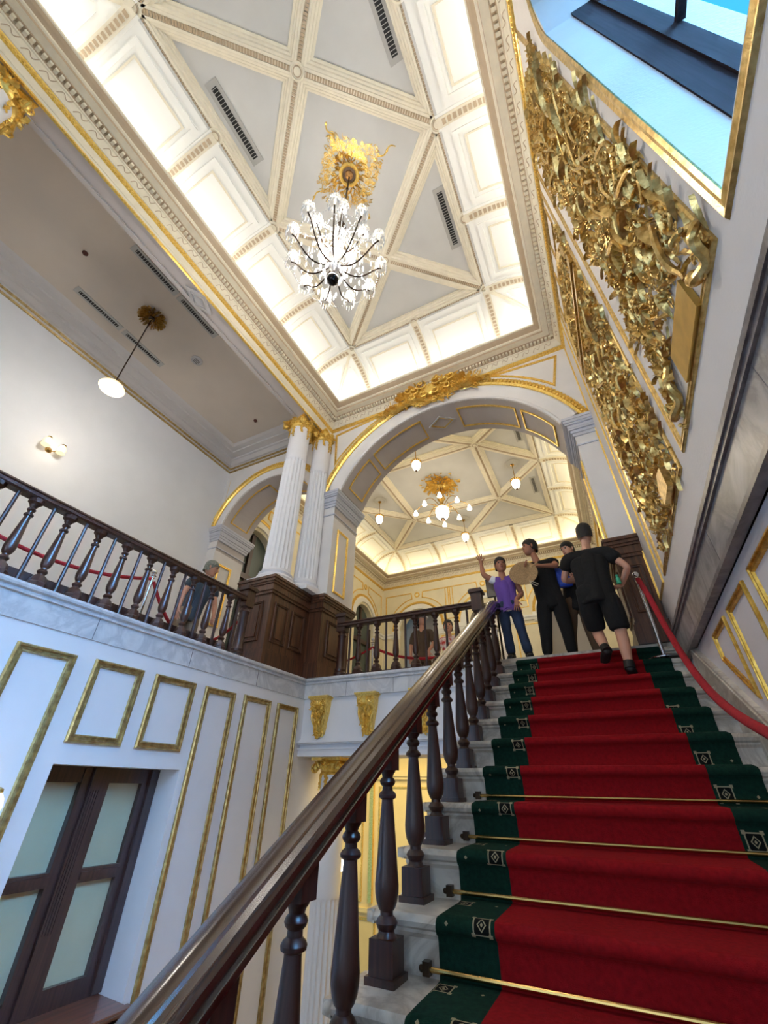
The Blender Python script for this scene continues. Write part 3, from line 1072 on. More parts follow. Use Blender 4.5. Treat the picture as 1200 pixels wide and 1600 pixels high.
def window_left():
    f = MB()
    X = -4.0
    f.box(X - .06, X + .02, 1.98, 3.20, -1.34, -1.20)
    f.box(X - .06, X + .02, 1.98, 3.20, 0.0, .14)
    f.box(X - .06, X + .02, 1.98, 2.15, -1.20, 0)
    f.box(X - .06, X + .02, 3.02, 3.20, -1.20, 0)
    f.box(X - .06, X + .03, 2.46, 2.70, -1.3, .1)
    f.box(X + .03, X + .055, 2.53, 2.63, -1.3, .1)
    for y in (2.545, 2.565, 2.585, 2.605):
        f.box(X + .055, X + .062, y, y + .009, -.9, -.05)
    for a, b in ((2.15, 2.46), (2.70, 3.02)):
        f.box(X - .05, X + .03, a, b, -.64, -.555)
        f.box(X + .03, X + .045, a, b, -.62, -.575)
    f.box(X + .015, X + .05, 3.08, 3.158, -1.31, .108)
    o = struct('window_2', f, WOODW)
    for a, b in ((2.13, 2.48), (2.68, 3.04)):
        for za, zb in ((-1.22, -.63), (-.57, .02)):
            g = MB()
            g.box(X - .03, X - .02, a, b, za, zb)
            struct('window_pane', g, PANE, o)
    s = MB()
    s.prism([(X, -1.42), (LX + .10, -1.42), (LX + .12, -1.39), (LX + .12, -1.36), (LX + .10, -1.335), (X, -1.32)], 2.045, 3.155, 0, lambda u, v, h: (u, h, v))
    s.box(LX + .002, LX + .12, 1.97, 3.21, -1.39, -1.345)
    struct('window_sill', s, wood('sill_wood', (74, 40, 28), (118, 66, 46), .35, 'Y'), o)
window_left()

# ------------------------------------------------------------------ right wall band and skirting
m_ = MB()
m_.box(.715, .76, -1.63, 4.93, .995, 1.22)
m_.box(.70, .76, -1.63, 4.93, 1.22, 1.245, 1)
m_.box(.69, .76, -1.63, 4.93, 1.245, 1.275, 1)
m_.box(.705, .76, -1.63, 4.93, 1.275, 1.30, 1)
m_.box(.70, .76, -1.63, 4.93, .985, 1.01, 1)
for y in (1.35, 2.55, 3.75):
    m_.box(.7135, .716, y, y + .006, .995, 1.22, 1)
trim(m_, [MARBG, marble('dark_moulding_marble', (142, 134, 132), (104, 98, 98), 3.0)])
def slope_strip(mbx, x0, x1, ya, yb, off0, off1, m=0):
    z = lambda y: -0.596 + (0.18 / .309) * (y - 1.799)
    v = [(x, y, z(y) + o) for x in (x0, x1) for y, o in ((ya, off0), (yb, off0), (yb, off1), (ya, off1))]
    mbx.add(v, [(0, 1, 2, 3), (4, 7, 6, 5), (0, 4, 5, 1), (3, 2, 6, 7), (0, 3, 7, 4), (1, 5, 6, 2)], m)
m_ = MB()
slope_strip(m_, .725, .76, -3.2, 4.35, -.3, .13)
slope_strip(m_, .715, .76, -3.2, 4.40, .13, .15)
slope_strip(m_, .725, .76, -3.2, 4.40, .15, .175)
trim(m_, MARBS)
for a, b in ((3.10, 3.53), (2.53, 2.97), (1.88, 2.38), (1.2, 1.74), (.5, 1.05), (-.3, .35)):
    m_ = MB()
    zb = lambda y: .73 + .70 * (y - 3.53)
    m_.frame([(a, zb(a)), (b, zb(b)), (b, .90), (a, .90)], .038, .018, PX(.76, -1))
    trim(m_, GOLD)

# ------------------------------------------------------------------ staircase
st = thing('staircase', (0, 1.8, -.6), 'broad straight white marble staircase with moulded nosings rising to the upper landing', 'staircase')
for k in range(-15, 12):
    y, z = nos(k)
    y += .012
    z -= .012
    s = MB()
    yb = y + .309 + .06
    prof = [(yb, z), (y + .012, z), (y + .002, z - .008), (y - .004, z - .022), (y + .002, z - .038), (y + .014, z - .046), (y + .022, z - .048), (y + .022, z - .058), (y + .030, z - .066), (y + .036, z - .074), (y + .036, z - .20), (yb, z - .20)]
    if k == 11:
        prof = [(y + .08, z - .0), (y + .012, z)] + prof[2:-1] + [(y + .08, z - .20)]
        prof[0] = (y + .06, z)
        prof[-1] = (y + .06, z - .20)
    v0 = [(-1.10, a, b) for a, b in prof]
    v1 = [(0.735, a, b) for a, b in prof]
    n = len(prof)
    s.add(v0 + v1, [tuple(range(n)), tuple(range(n, 2 * n))[::-1]] + [(i, i + n, (i + 1) % n + n, (i + 1) % n) for i in range(n)])
    # return nosing on the open side
    if k < 11:
        s.add([(-1.135, y + .0, z - .004), (-1.135, y + .30, z - .004), (-1.135, y + .30, z - .040), (-1.135, y, z - .040), (-1.10, y, z), (-1.10, y + .30, z), (-1.10, y + .30, z - .046), (-1.10, y, z - .046)],
              [(0, 1, 2, 3), (0, 4, 5, 1), (3, 2, 6, 7), (0, 3, 7, 4), (1, 5, 6, 2)])
        s.sphere((-1.115, y + .012, z - .022), (.024, .020, .022), 0, 10, 6)
    s.build('step', MARBS, st)
s = MB()
slope_strip(s, -1.09, -1.03, -3.2, 4.95, -.50, -.15)
slope_strip(s, -1.03, .735, -3.2, 4.95, -.45, -.25)
s.build('stringer', WALLB, st)

# carpet runner
def runner():
    path = []
    def addp(y, z):
        path.append((y, z))
    y, z = nos(-8)
    for k in range(-8, 12):
        y, z = nos(k)
        addp(y + .024, z - .15)
        addp(y + .022, z - .075)
        for i in range(7):
            a = -pi / 2 + .1 + (pi - .1) * i / 6 * .98
            addp(y + .022 - .030 * cos(a) if False else y + .020 - .026 * cos(a), z - .028 + .028 * sin(a))
        if k < 11:
            addp(y + .10, z + .001)
            addp(y + .309 - .02, z + .001)
            addp(y + .309 + .018, z + .004)
    y, z = nos(11)
    addp(y + .3, z + .003)
    addp(y + 1.2, z + .003)
    s = MB()
    xs = [-.82, -.80, -.585, .375, .58, .60]
    acc = 0
    uv = []
    rows = []
    for i, (y, z) in enumerate(path):
        if i:
            acc += sqrt((y - path[i - 1][0]) ** 2 + (z - path[i - 1][1]) ** 2)
        rows.append([(x, y, z - (.010 if x in (-.82, .60) else 0)) for x in xs])
        uv += [(x, acc) for x in xs]
    s.band(rows, 0, closed=False, smooth=True)
    s.uv = uv
    o = s.build('stair_runner', CARPET, sharp=60)
    tag(o, 'red stair carpet runner with dark green patterned borders', 'carpet')
runner()
rod0 = None
for i, k in enumerate(range(1, 5)):
    y, z = nos(k)
    y += .309 + .004
    z += .022
    words = {4: 'thin brass stair rod, highest one showing on the red carpet', 3: 'brass stair rod second from the top of those showing on the carpet', 2: 'brass stair rod third from the top of those showing on the carpet', 1: 'brass stair rod lowest in view, nearest the camera on the red carpet'}
    r = thing('stair_rod', (0, y, z), words.get(k, 'brass stair rod across the carpet on the lower flight below the camera'), 'stair rod', 'stair rods')
    s = MB()
    s.tube([(-.87, y, z), (.65, y, z)], .0085, 10)
    s.build('rod', BRASS, r)
    for x in (-.865, .645):
        b = MB()
        b.box(x - .014, x + .014, y - .014, y + .018, z - .018, z + .022)
        b.sphere((x + (-.022 if x < 0 else .022), y, z), .012, 0, 8, 6)
        b.build('bracket', BRASSD, r)

# ------------------------------------------------------------------ balustrades
def bal_prof(H, s=1.0):
    k = H / .74
    p = [(.044, .12), (.034, .13), (.030, .14), (.038, .15), (.044, .163), (.036, .176), (.026, .184), (.026, .196), (.034, .205), (.043, .225), (.048, .25), (.049, .275), (.046, .31), (.038, .41), (.031, .50), (.026, .555), (.026, .563), (.038, .57), (.040, .58), (.034, .59), (.024, .597), (.023, .612), (.032, .62), (.036, .63), (.032, .641), (.024, .648), (.028, .66), (.035, .668), (.038, .678)]
    return [(r * s, z * k) for r, z in p]

def baluster_mesh(H, square_top=True, oct_base=False, s=1.0):
    mbx = MB()
    k = H / .74
    mbx.lathe(bal_prof(H, s), (0, 0, 0), 18)
    if oct_base:
        mbx.lathe([(.072, 0), (.072, .05), (.062, .06), (.062, .085 * k), (.045, .12 * k)], (0, 0, 0), 8, 0, False, rot=pi / 8)
        mbx.lathe([(.03, .675 * k), (.052, .70 * k), (.052, .745 * k)], (0, 0, 0), 8, 0, False, rot=pi / 8)
    else:
        mbx.box(-.062, .062, -.062, .062, 0, .022)
        mbx.box(-.051, .051, -.051, .051, .022, .122)
        mbx.box(-.040, .040, -.040, .040, .676, .80)
    return mbx

sb = thing('stair_balustrade', (-1.0, 1.8, -.6), 'dark turned-baluster balustrade with moulded handrail running up the open side of the stair', 'balustrade')
bm0 = baluster_mesh(.74).build('baluster', WOODD, sb, loc=(0, 0, 0))
bme = bm0.data
first = True
for k in range(-4, 11):
    y, z = nos(k)
    loc = Vector((-1.0, y + .235, z - .012)) - Vector(sb['_w'])
    if first:
        bm0.location = loc
        first = False
    else:
        c = bm0.copy()
        COL.objects.link(c)
        c.parent = sb
        c.location = loc
s = MB()
rp = [(-.050, -.045), (-.060, -.035), (-.060, -.018), (-.050, -.012), (-.050, -.004), (-.062, .006), (-.064, .022), (-.054, .038), (-.036, .044), (-.030, .050), (-.010, .056), (.010, .056), (.030, .050), (.036, .044), (.054, .038), (.064, .022), (.062, .006), (.050, -.004), (.050, -.012), (.060, -.018), (.060, -.035), (.050, -.045)]
rings = []
zr = lambda y: -0.596 + (.18 / .309) * (y - 1.799) + .665
for y in (-.6, 0, 1, 2, 3, 4, 4.85):
    rings.append([(-1.0 + a * 1.1, y, zr(y) + b * 1.25) for a, b in rp])
for y, dz_ in ((4.97, -.02), (5.06, -.06), (5.12, -.12)):
    rings.append([(-1.0 + a * 1.1, y, zr(y) + dz_ + b * 1.25) for a, b in rp])
s.loft(rings, 0, True)
s.build('handrail', WOODR, sb, sharp=25)

def rail_profile(w=.055, h=.07):
    return [(-w * .7, 0), (-w, h * .15), (-w, h * .45), (-w * .8, h * .55), (-w * .95, h * .7), (-w * .8, h * .92), (-w * .4, h), (w * .4, h), (w * .8, h * .92), (w * .95, h * .7), (w * .8, h * .55), (w, h * .45), (w, h * .15), (w * .7, 0)]
def newel(parent, x, y, cap=True, top=2.14):
    n = MB()
    n.lathe([(.085, FL), (.085, FL + .05), (.07, FL + .07), (.075, FL + .10), (.06, FL + .13), (.058, FL + .30), (.052, FL + .52), (.058, FL + .54), (.066, FL + .56), (.058, FL + .58), (.05, FL + .60), (.06, FL + .62)], (x, y, 0), 20)
    n.box(x - .066, x + .066, y - .066, y + .066, FL + .62, top - .05)
    n.box(x - .088, x + .088, y - .088, y + .088, top - .05, top - .02)
    n.box(x - .078, x + .078, y - .078, y + .078, top - .02, top)
    n.build('newel', WOODD, parent)
def balustrade(axis, fixed, a0, a1, bals, rods, label, group=None, newels=()):
    org = (fixed, a0, FL) if axis == 'Y' else (a0, fixed, FL)
    b = thing('gallery_balustrade', org, label, 'balustrade')
    r = MB()
    pf = rail_profile(.058, .075)
    if axis == 'Y':
        r.loft([[(fixed + a, y, 1.915 + c) for a, c in pf] for y in (a0, a1)], 0, False)
    else:
        r.loft([[(x, fixed + a, 1.915 + c) for a, c in pf] for x in (a0, a1)], 0, False)
    r.build('handrail', WOODD, b)
    base = MB()
    if axis == 'Y':
        base.box(fixed - .05, fixed + .03, a0, a1, FL, FL + .02)
        base.box(fixed - .10, fixed - .08, a0, a1 - .15, FL, FL + .14)
        base.box(fixed - .09, fixed - .04, a0, a1 - .15, FL, FL + .02)
    else:
        base.box(a0, a1, fixed - .03, fixed + .05, FL, FL + .025)
    base.build('base_rail', WOODD, b)
    f0 = baluster_mesh(.68, False, True, .86)
    f0 = f0.build('baluster', WOODD, b, loc=(0, 0, 0))
    for i, p in enumerate(bals):
        c = f0 if i == 0 else f0.copy()
        if i:
            COL.objects.link(c)
            c.parent = b
        w = (fixed, p, FL + .003) if axis == 'Y' else (p, fixed, FL + .003)
        c.location = Vector(w) - Vector(b['_w'])
    g = MB()
    g.lathe([(.0165, 0), (.0145, .69)], (0, 0, 0), 8)
    g0 = g.build('rod', plain('rod_wood', (58, 36, 32), .45), b, loc=(0, 0, 0))
    for i, p in enumerate(rods):
        c = g0 if i == 0 else g0.copy()
        if i:
            COL.objects.link(c)
            c.parent = b
        w = (fixed + .01, p, FL) if axis == 'Y' else (p, fixed - .01, FL)
        c.location = Vector(w) - Vector(b['_w'])
    for x, y, tp in newels:
        newel(b, x, y, top=tp)
    return b
ys = [-1.31 + .275 * i for i in range(18)]
balustrade('Y', -3.79, -1.5, 3.66, [y for y in ys if y < 3.45], [y + .1375 for y in ys if y + .14 < 3.6], 'dark wooden gallery balustrade along the marble ledge above the left wall', newels=[(-3.80, 3.64, 2.12)])
xs = [-2.91 + .285 * i for i in range(6)]
balustrade('X', 4.98, -3.25, -1.22, xs, [x - .14 for x in xs] + [xs[-1] + .145], 'dark wooden balustrade on the landing under the big arch', newels=[(-3.20, 5.00, 2.12), (-1.19, 4.98, 2.14)])

# ------------------------------------------------------------------ mahogany pedestals
def pedestal(poly, label, panels):
    o = thing('pedestal', (poly[0][0], poly[0][1], FL), label, 'pedestal')
    b = MB()
    b.layers(poly, [(FL, 1.40, .035), (1.40, 1.44, .03), (1.44, 1.465, .015), (1.465, 2.20, 0)])
    b.build('base', WOODP, o)
    c = MB()
    c.layers(poly, [(2.20, 2.24, .02), (2.24, 2.33, .035), (2.33, 2.36, .05), (2.36, 2.40, .065), (2.40, 2.425, .08), (2.425, 2.45, .065)])
    c.build('cap', WOODP, o)
    for P, (u0, u1, v0, v1) in panels:
        p = MB()
        p.frame(rect(u0, u1, v0, v1), .035, .022, P)
        p.prism(rect(u0 + .06, u1 - .06, v0 + .06, v1 - .06), 0, .014, 0, P)
        p.build('panel', WOODP, o)
pedestal([(-4.30, 4.03), (-3.765, 4.03), (-3.765, 4.90), (-3.53, 4.90), (-3.53, 5.70), (-4.30, 5.70)], 'stepped mahogany pedestal with raised panels below the fluted columns',
         [(PX(-3.765), (4.12, 4.42, 1.56, 2.10)), (PX(-3.765), (4.50, 4.80, 1.56, 2.10)), (PX(-3.53), (5.05, 5.50, 1.56, 2.10)), (PY(4.03), (-4.18, -3.88, 1.56, 2.10))])
pedestal([(.45, 4.93), (.735, 4.93), (.735, 5.70), (.45, 5.70)], 'tall mahogany plinth against the right wall behind the rope post',
         [(PX(.45, -1), (5.05, 5.55, 1.56, 2.10)), (PY(4.93), (.50, .70, 1.56, 2.10))])
if 0: pedestal([(-6.50, 4.93), (-6.25, 4.93), (-6.25, 5.70), (-6.50, 5.70)], 'low mahogany plinth under the pier in the far corner of the gallery', [])
pedestal([(-4.30, -1.10), (-3.765, -1.10), (-3.765, -.55), (-4.30, -.55)], 'mahogany pedestal under the gallery column nearest the camera', [(PX(-3.765), (-1.0, -.65, 1.56, 2.10))])

# ------------------------------------------------------------------ gilded ornament generator
def leaf(mb, P, u, v, ang, L, W, h0, h1, curl, m=0, n=6):
    """acanthus blade lying on plane map P"""
    a = ang
    x, y = u, v
    A, B, C = [], [], []
    for i in range(n + 1):
        t = i / n
        w = W * 1.15 * sin(pi * min(1, .10 + .90 * t)) * (1.0 if i % 2 else .62)
        if i == n:
            w = W * .05
        h = h0 + (h1 - h0) * sin(t * pi * .62)
        nx, ny = -sin(a), cos(a)
        A.append(P(x + nx * w, y + ny * w, h * .35 + .002))
        B.append(P(x, y, h))
        C.append(P(x - nx * w, y - ny * w, h * .35 + .002))
        x += cos(a) * L / n
        y += sin(a) * L / n
        a += curl / n
    mb.band([A, B, C], m, closed=False, smooth=False)

def scroll(mb, P, u, v, ang, size, turns, r, h, sgn=1, m=0, lead=.0):
    pts, rr = [], []
    n = int(10 * turns) + 6
    # spiral around centre
    for i in range(n + 1):
        t = i / n
        R = size * (1 - .82 * t)
        a = ang + sgn * turns * 2 * pi * t
        pts.append(P(u + R * cos(a), v + R * sin(a), h * (.6 + .5 * t)))
        rr.append(r * (1 - .45 * t))
    mb.tube(pts, rr, 6, m)
    mb.sphere(pts[-1], r * 1.1, m, 6, 5)

def rng(seed):
    return random.Random(seed)

# ---- ionic capitals and fluted columns
def capital(o, cx, cy, ztop, r, mat=GOLDY, seed=1, hang=True):
    c = MB()
    q = rng(seed)
    # abacus
    a = r * 1.38
    c.prism([(cx - a, cy - a), (cx - a * .3, cy - a * .86), (cx + a * .3, cy - a * .86), (cx + a, cy - a), (cx + a * .86, cy - a * .3), (cx + a * .86, cy + a * .3), (cx + a, cy + a), (cx + a * .3, cy + a * .86), (cx - a * .3, cy + a * .86), (cx - a, cy + a), (cx - a * .86, cy + a * .3), (cx - a * .86, cy - a * .3)], ztop - .035, ztop)
    c.lathe([(r * 1.0, ztop - .19), (r * 1.12, ztop - .17), (r * 1.04, ztop - .15), (r * 1.2, ztop - .11), (r * 1.28, ztop - .07), (r * 1.1, ztop - .035)], (cx, cy, 0), 24)
    for k in range(24):
        t = 2 * pi * k / 24
        c.sphere((cx + r * 1.22 * cos(t), cy + r * 1.22 * sin(t), ztop - .105), (.022, .022, .03), 0, 6, 4)
    for k in range(4):
        t = pi / 4 + pi / 2 * k
        d = Vector((cos(t), sin(t), 0))
        e = Vector((-sin(t), cos(t), 0))
        base = Vector((cx, cy, ztop - .115)) + d * (a * 1.22)
        # corner volutes, seen on both faces
        for s_ in (-1, 1):
            dd = (d + e * s_ * .98).normalized()
            ee = (Vector((0, 0, 1)).cross(dd)).normalized() * s_
            Pm = lambda u, v, h, base=base, dd=dd, ee=ee: tuple(base + ee * -u + Vector((0, 0, v)) + dd * h * 1.0 - dd * .03)
            scroll(c, Pm, 0, 0, pi / 2, r * .42, 1.9, r * .085, .02, 1)
        c.sphere(tuple(base - d * .02), (r * .26, r * .26, r * .34), 0, 10, 8)
    for k in range(4):
        t = pi / 2 * k
        d = Vector((cos(t), sin(t), 0))
        e = Vector((-sin(t), cos(t), 0))
        Pm = lambda u, v, h, d=d, e=e: tuple(Vector((cx, cy, ztop - .02)) + e * u + Vector((0, 0, v)) + d * (r * 1.15 + h))
        for j in range(7):
            leaf(c, Pm, 0, -.07, radians(90 + (j - 3) * 26), r * .5, r * .10, .02, .07, 0)
        c.sphere(Pm(0, -.04, .03), r * .14, 0, 8, 6)
    if hang:
        for k in range(8):
            t = 2 * pi * k / 8 + pi / 8 * 0
            d = Vector((cos(t), sin(t), 0))
            e = Vector((-sin(t), cos(t), 0))
            Pm = lambda u, v, h, d=d, e=e: tuple(Vector((cx, cy, ztop - .19)) + e * u + Vector((0, 0, v)) + d * (r * 1.0 + h))
            Ln = .26 if k % 2 == 0 else .15
            n = int(Ln / .018)
            for i in range(n):
                w = .035 * (1 - .7 * i / n)
                c.sphere(Pm(q.uniform(-w, w) * .6, -i * .018, .008), (w * .8, w * .8, .018), 0, 6, 4)
                leaf(c, Pm, 0, -i * .018, -pi / 2 + q.uniform(-.9, .9), .05, .012, .008, .03, 0, 0, 3)
    c.build('capital', mat, o)

def fluted_column(cx, cy, z0, z1, r0, r1, label, flute_top, zc=None, plinth=True, nf=20, solid_from=None):
    o = thing('fluted_column', (cx, cy, z0), label, 'column')
    b = MB()
    if plinth:
        b.box(cx - r0 * 1.32, cx + r0 * 1.32, cy - r0 * 1.32, cy + r0 * 1.32, z0, z0 + .055)
    b.lathe([(r0 * 1.30, z0 + .055), (r0 * 1.34, z0 + .08), (r0 * 1.30, z0 + .105), (r0 * 1.16, z0 + .115), (r0 * 1.10, z0 + .135), (r0 * 1.16, z0 + .15), (r0 * 1.2, z0 + .165), (r0 * 1.14, z0 + .18), (r0 * 1.02, z0 + .20)], (cx, cy, 0), 32)
    b.build('base', COLW, o)
    s = MB()
    per = 8
    n = nf * per
    def ring(z, depth):
        t = (z - z0) / (z1 - z0)
        r = r0 + (r1 - r0) * t
        out = []
        for j in range(n):
            ph = (j % per) / per
            d = 0
            if depth > 0 and 0 < ph:
                x = (ph - .5) / .42
                d = depth * sqrt(max(0, 1 - x * x))
            a = 2 * pi * j / n
            out.append((cx + (r - d) * cos(a), cy + (r - d) * sin(a), z))
        return out
    fd = r0 * .11
    zs = [z0 + .19, z0 + .23]
    ds_ = [0, 0]
    rings = [ring(z0 + .19, 0), ring(z0 + .23, 0), ring(z0 + .235, fd * .8), ring(z0 + .26, fd), ring((z0 + flute_top) / 2, fd), ring(flute_top - .05, fd), ring(flute_top - .025, fd * .8), ring(flute_top - .008, fd * .4), ring(flute_top, 0), ring(flute_top + .02, 0), ring(z1 - .12, 0)]
    s.loft(rings, 0, True)
    s.build('shaft', COLW, o, sharp=60)
    capital(o, cx, cy, z1, r1)
    return o
fluted_column(-4.03, 4.32, 2.45, 5.80, .215, .180, 'free-standing white fluted column with gilded capital at the gallery corner', 4.85)
fluted_column(-3.85, 4.80, 2.45, 5.80, .185, .165, 'slimmer white fluted column tucked between the front column and the arch pier', 4.85)
fluted_column(-4.03, -.82, 2.45, 5.80, .215, .180, 'gallery column whose gilded capital shows at the upper left edge', 4.85)
fluted_column(-3.36, 5.27, GZ, .31, .175, .155, 'lower white fluted column with gilded scroll capital beneath the landing', -1.02)

o = thing('pilaster', (.62, 6.1, 3.25), 'cream fluted pilaster on a gilded console just beyond the right pier of the arch', 'pilaster')
b = MB()
b.box(.50, .845, 5.98, 6.22, 3.25, 6.0)
for i in range(6):
    b.lathe([(.020, 3.3), (.020, 5.95)], (.528 + i * .058, 5.975, 0), 8)
for i in range(4):
    b.lathe([(.020, 3.3), (.020, 5.95)], (.497, 6.01 + i * .06, 0), 8)
b.build('shaft', CREAMD, o)
b = MB()
b.box(.47, .845, 5.95, 6.25, 3.20, 3.25)
Pm = lambda u, v, h: (.66 + u, 5.96 - h, 3.08 + v)
for s_ in (-1, 1):
    scroll(b, Pm, s_ * .12, .04, pi / 2, .07, 1.6, .014, .02, s_)
for j in range(9):
    leaf(b, Pm, (j - 4) * .03, .08, -pi / 2 + (j - 4) * .12, .18, .02, .02, .06, 0)
b.loft([[(.53, 6.22, z), (.53, 6.22 - d, z), (.80, 6.22 - d, z), (.80, 6.22, z)] for z, d in ((3.2, .24), (3.1, .18), (3.0, .08), (2.93, .02))], 0, False)
b.build('console', GOLD, o)
# ------------------------------------------------------------------ gilded reliefs on the right wall
def fill_relief(mb, P, inside, n, seed, big=1.0, updir=pi / 2, spread=1.1):
    q = rng(seed)
    u0, u1, v0, v1 = inside[1]
    c = 0
    while c < n:
        u, v = q.uniform(u0, u1), q.uniform(v0, v1)
        d = inside[0](u, v)
        if q.random() > d:
            continue
        c += 1
        k = q.random()
        sz = big * q.uniform(.6, 1.3)
        if k < .70:
            leaf(mb, P, u, v, updir + q.gauss(0, spread), .14 * sz, .012 * sz, .008, q.uniform(.02, .055), q.uniform(-1.5, 1.5))
        elif k < .84:
            scroll(mb, P, u, v, q.uniform(0, 6.28), .030 * sz, q.uniform(.8, 1.4), .0065 * sz, q.uniform(.02, .045), q.choice((-1, 1)))
        else:
            for _ in range(4):
                mb.sphere(P(u + q.uniform(-.018, .018), v + q.uniform(-.022, .022), q.uniform(.01, .04)), .0095 * sz, 0, 6, 5)

def stem(mb, P, pts, r, h, q):
    out, rr = [], []
    # catmull-rom
    p = [Vector((a, b)) for a, b in pts]
    p = [p[0] * 2 - p[1]] + p + [p[-1] * 2 - p[-2]]
    for i in range(1, len(p) - 2):
        for j in range(8):
            t = j / 8
            a, b, c, d = p[i - 1], p[i], p[i + 1], p[i + 2]
            x = .5 * ((2 * b) + (c - a) * t + (2 * a - 5 * b + 4 * c - d) * t * t + (3 * b - a - 3 * c + d) * t ** 3)
            out.append(P(x.x, x.y, h + .015 * sin(i * 3 + t * 3)))
    n = len(out)
    rr = [r * (.55 + .45 * sin(pi * i / n)) for i in range(n)]
    mb.tube(out, rr, 7)

P = PX(RX, -1)
rel = MB()
q = rng(5)
def in1(u, v):
    lo = 1.15 + .05 * sin(v * 7) + .04 * sin(v * 17 + 1)
    hi = 2.10 + .05 * sin(v * 5 + 2) + .04 * sin(v * 13)
    if v > 5.3:
        lo = 1.28 + (v - 5.3) * .9
    if v < 2.05:
        hi = 2.16
        if 1.38 < u < 1.90 and v < 1.93:
            return 0
        if v < 1.9 and 1.27 < u < 2.02:
            return 0
    if not (lo < u < hi):
        return 0
    return 1.0 if v > 2.4 else .75
fill_relief(rel, P, (in1, (1.1, 2.22, 1.66, 5.9)), 2700, 11, 1.0, pi / 2, .75)
for i in range(16):
    u, v = q.uniform(1.25, 2.0), q.uniform(2.2, 4.9)
    pts = [(u, v)]
    for j in range(4):
        pts.append((u + q.uniform(-.12, .12), v + .2 * (j + 1)))
    stem(rel, P, pts, .015, .035, q)
# shell and large curling leaves
for cu, cv, R in ((1.42, 4.75, .22), (1.62, 2.62, .20), (1.85, 3.6, .15)):
    for j in range(13):
        leaf(rel, P, cu, cv - R * .3, radians(10 + j * 13.5), R * 1.15, .016, .03, .07, 0)
for i in range(20):
    leaf(rel, P, q.uniform(1.2, 2.0), q.uniform(1.95, 5.2), pi / 2 + q.uniform(-.9, .9), q.uniform(.18, .30), q.uniform(.016, .028), .02, .085, q.uniform(-1.6, 1.6), n=7)
# C-scroll at the lower corner and the hanging tail
stem(rel, P, [(1.16, 1.84), (1.13, 1.78), (1.17, 1.70), (1.24, 1.67), (1.31, 1.70), (1.35, 1.78)], .024, .03, q)
rel.sphere(P(1.30, 1.71, .035), .034)
stem(rel, P, [(1.16, 1.84), (1.20, 1.88), (1.24, 1.86)], .016, .05, q)
stem(rel, P, [(1.34, 1.78), (1.38, 1.95), (1.30, 2.15), (1.38, 2.35)], .017, .04, q)
stem(rel, P, [(1.90, 2.02), (1.95, 1.90), (1.99, 1.80), (2.05, 1.73), (2.13, 1.71), (2.17, 1.78), (2.14, 1.84)], .022, .04, q)
for j in range(9):
    leaf(rel, P, 1.93 + j * .024, 1.93 - j * .025, q.uniform(-1.5, 2.5), .08, .016, .02, .06, q.uniform(-1, 1))
o = rel.build('gilded_relief', GOLDR)
tag(o, 'large gilded carving of flame-like leaves and scrolls in the nearer frame beside the window', 'wall carving')
pq = MB()
pq.prism(rect(1.41, 1.84, 1.675, 1.885), .003, .03, 0, P)
pq.build('plaque', plain('plaque_gold', (206, 168, 84), .42, metal=.7, noise=.2, scale=12), o)

rel = MB()
def in2(u, v):
    if v > 4.55:
        return .9 if (u - 3.34) ** 2 + (v - 4.62) ** 2 < .58 ** 2 else (.55 if u < 2.7 and v < 5.2 else 0)
    if v > 4.18:
        return 0
    lo = 2.53 + .05 * abs(sin(v * 6)) + .03 * sin(v * 19)
    hi = 3.95 + .04 * sin(v * 9)
    if v < 2.0:
        if 2.74 < u < 3.02 and v < 1.86:
            return 0
    if v < 2.2:
        hi = 3.95 - (2.2 - v) * .25
    return 1.0 if lo < u < hi else 0
fill_relief(rel, P, (in2, (2.5, 4.05, 1.69, 5.35)), 2200, 23, .95, pi / 2, 1.3)
for i in range(16):
    u, v = q.uniform(2.7, 3.8), q.uniform(2.0, 3.5)
    pts = [(u, v)]
    for j in range(3):
        pts.append((u + q.uniform(-.14, .14), v + .17 * (j + 1)))
    stem(rel, P, pts, .015, .035, q)
for cu, cv, R in ((3.0, 3.75, .24), (3.5, 2.9, .18), (2.85, 2.7, .16)):
    for j in range(13):
        leaf(rel, P, cu, cv - R * .3, radians(10 + j * 13.5), R * 1.1, .016, .03, .07, 0)
for i in range(26):
    leaf(rel, P, q.uniform(2.6, 3.85), q.uniform(1.8, 3.9), pi / 2 + q.uniform(-1.2, 1.2), q.uniform(.16, .24), q.uniform(.014, .024), .02, .075, q.uniform(-1.6, 1.6), n=7)
o = rel.build('gilded_relief', GOLDR)
tag(o, 'gilded floral carving in the second frame, farther along above the rope', 'wall carving')
pq = MB()
pq.prism([(2.76, 1.68), (3.00, 1.68), (3.02, 1.80), (2.90, 1.87), (2.76, 1.84)], .012, .06, 0, P)
pq.build('plaque', GOLDR, o)

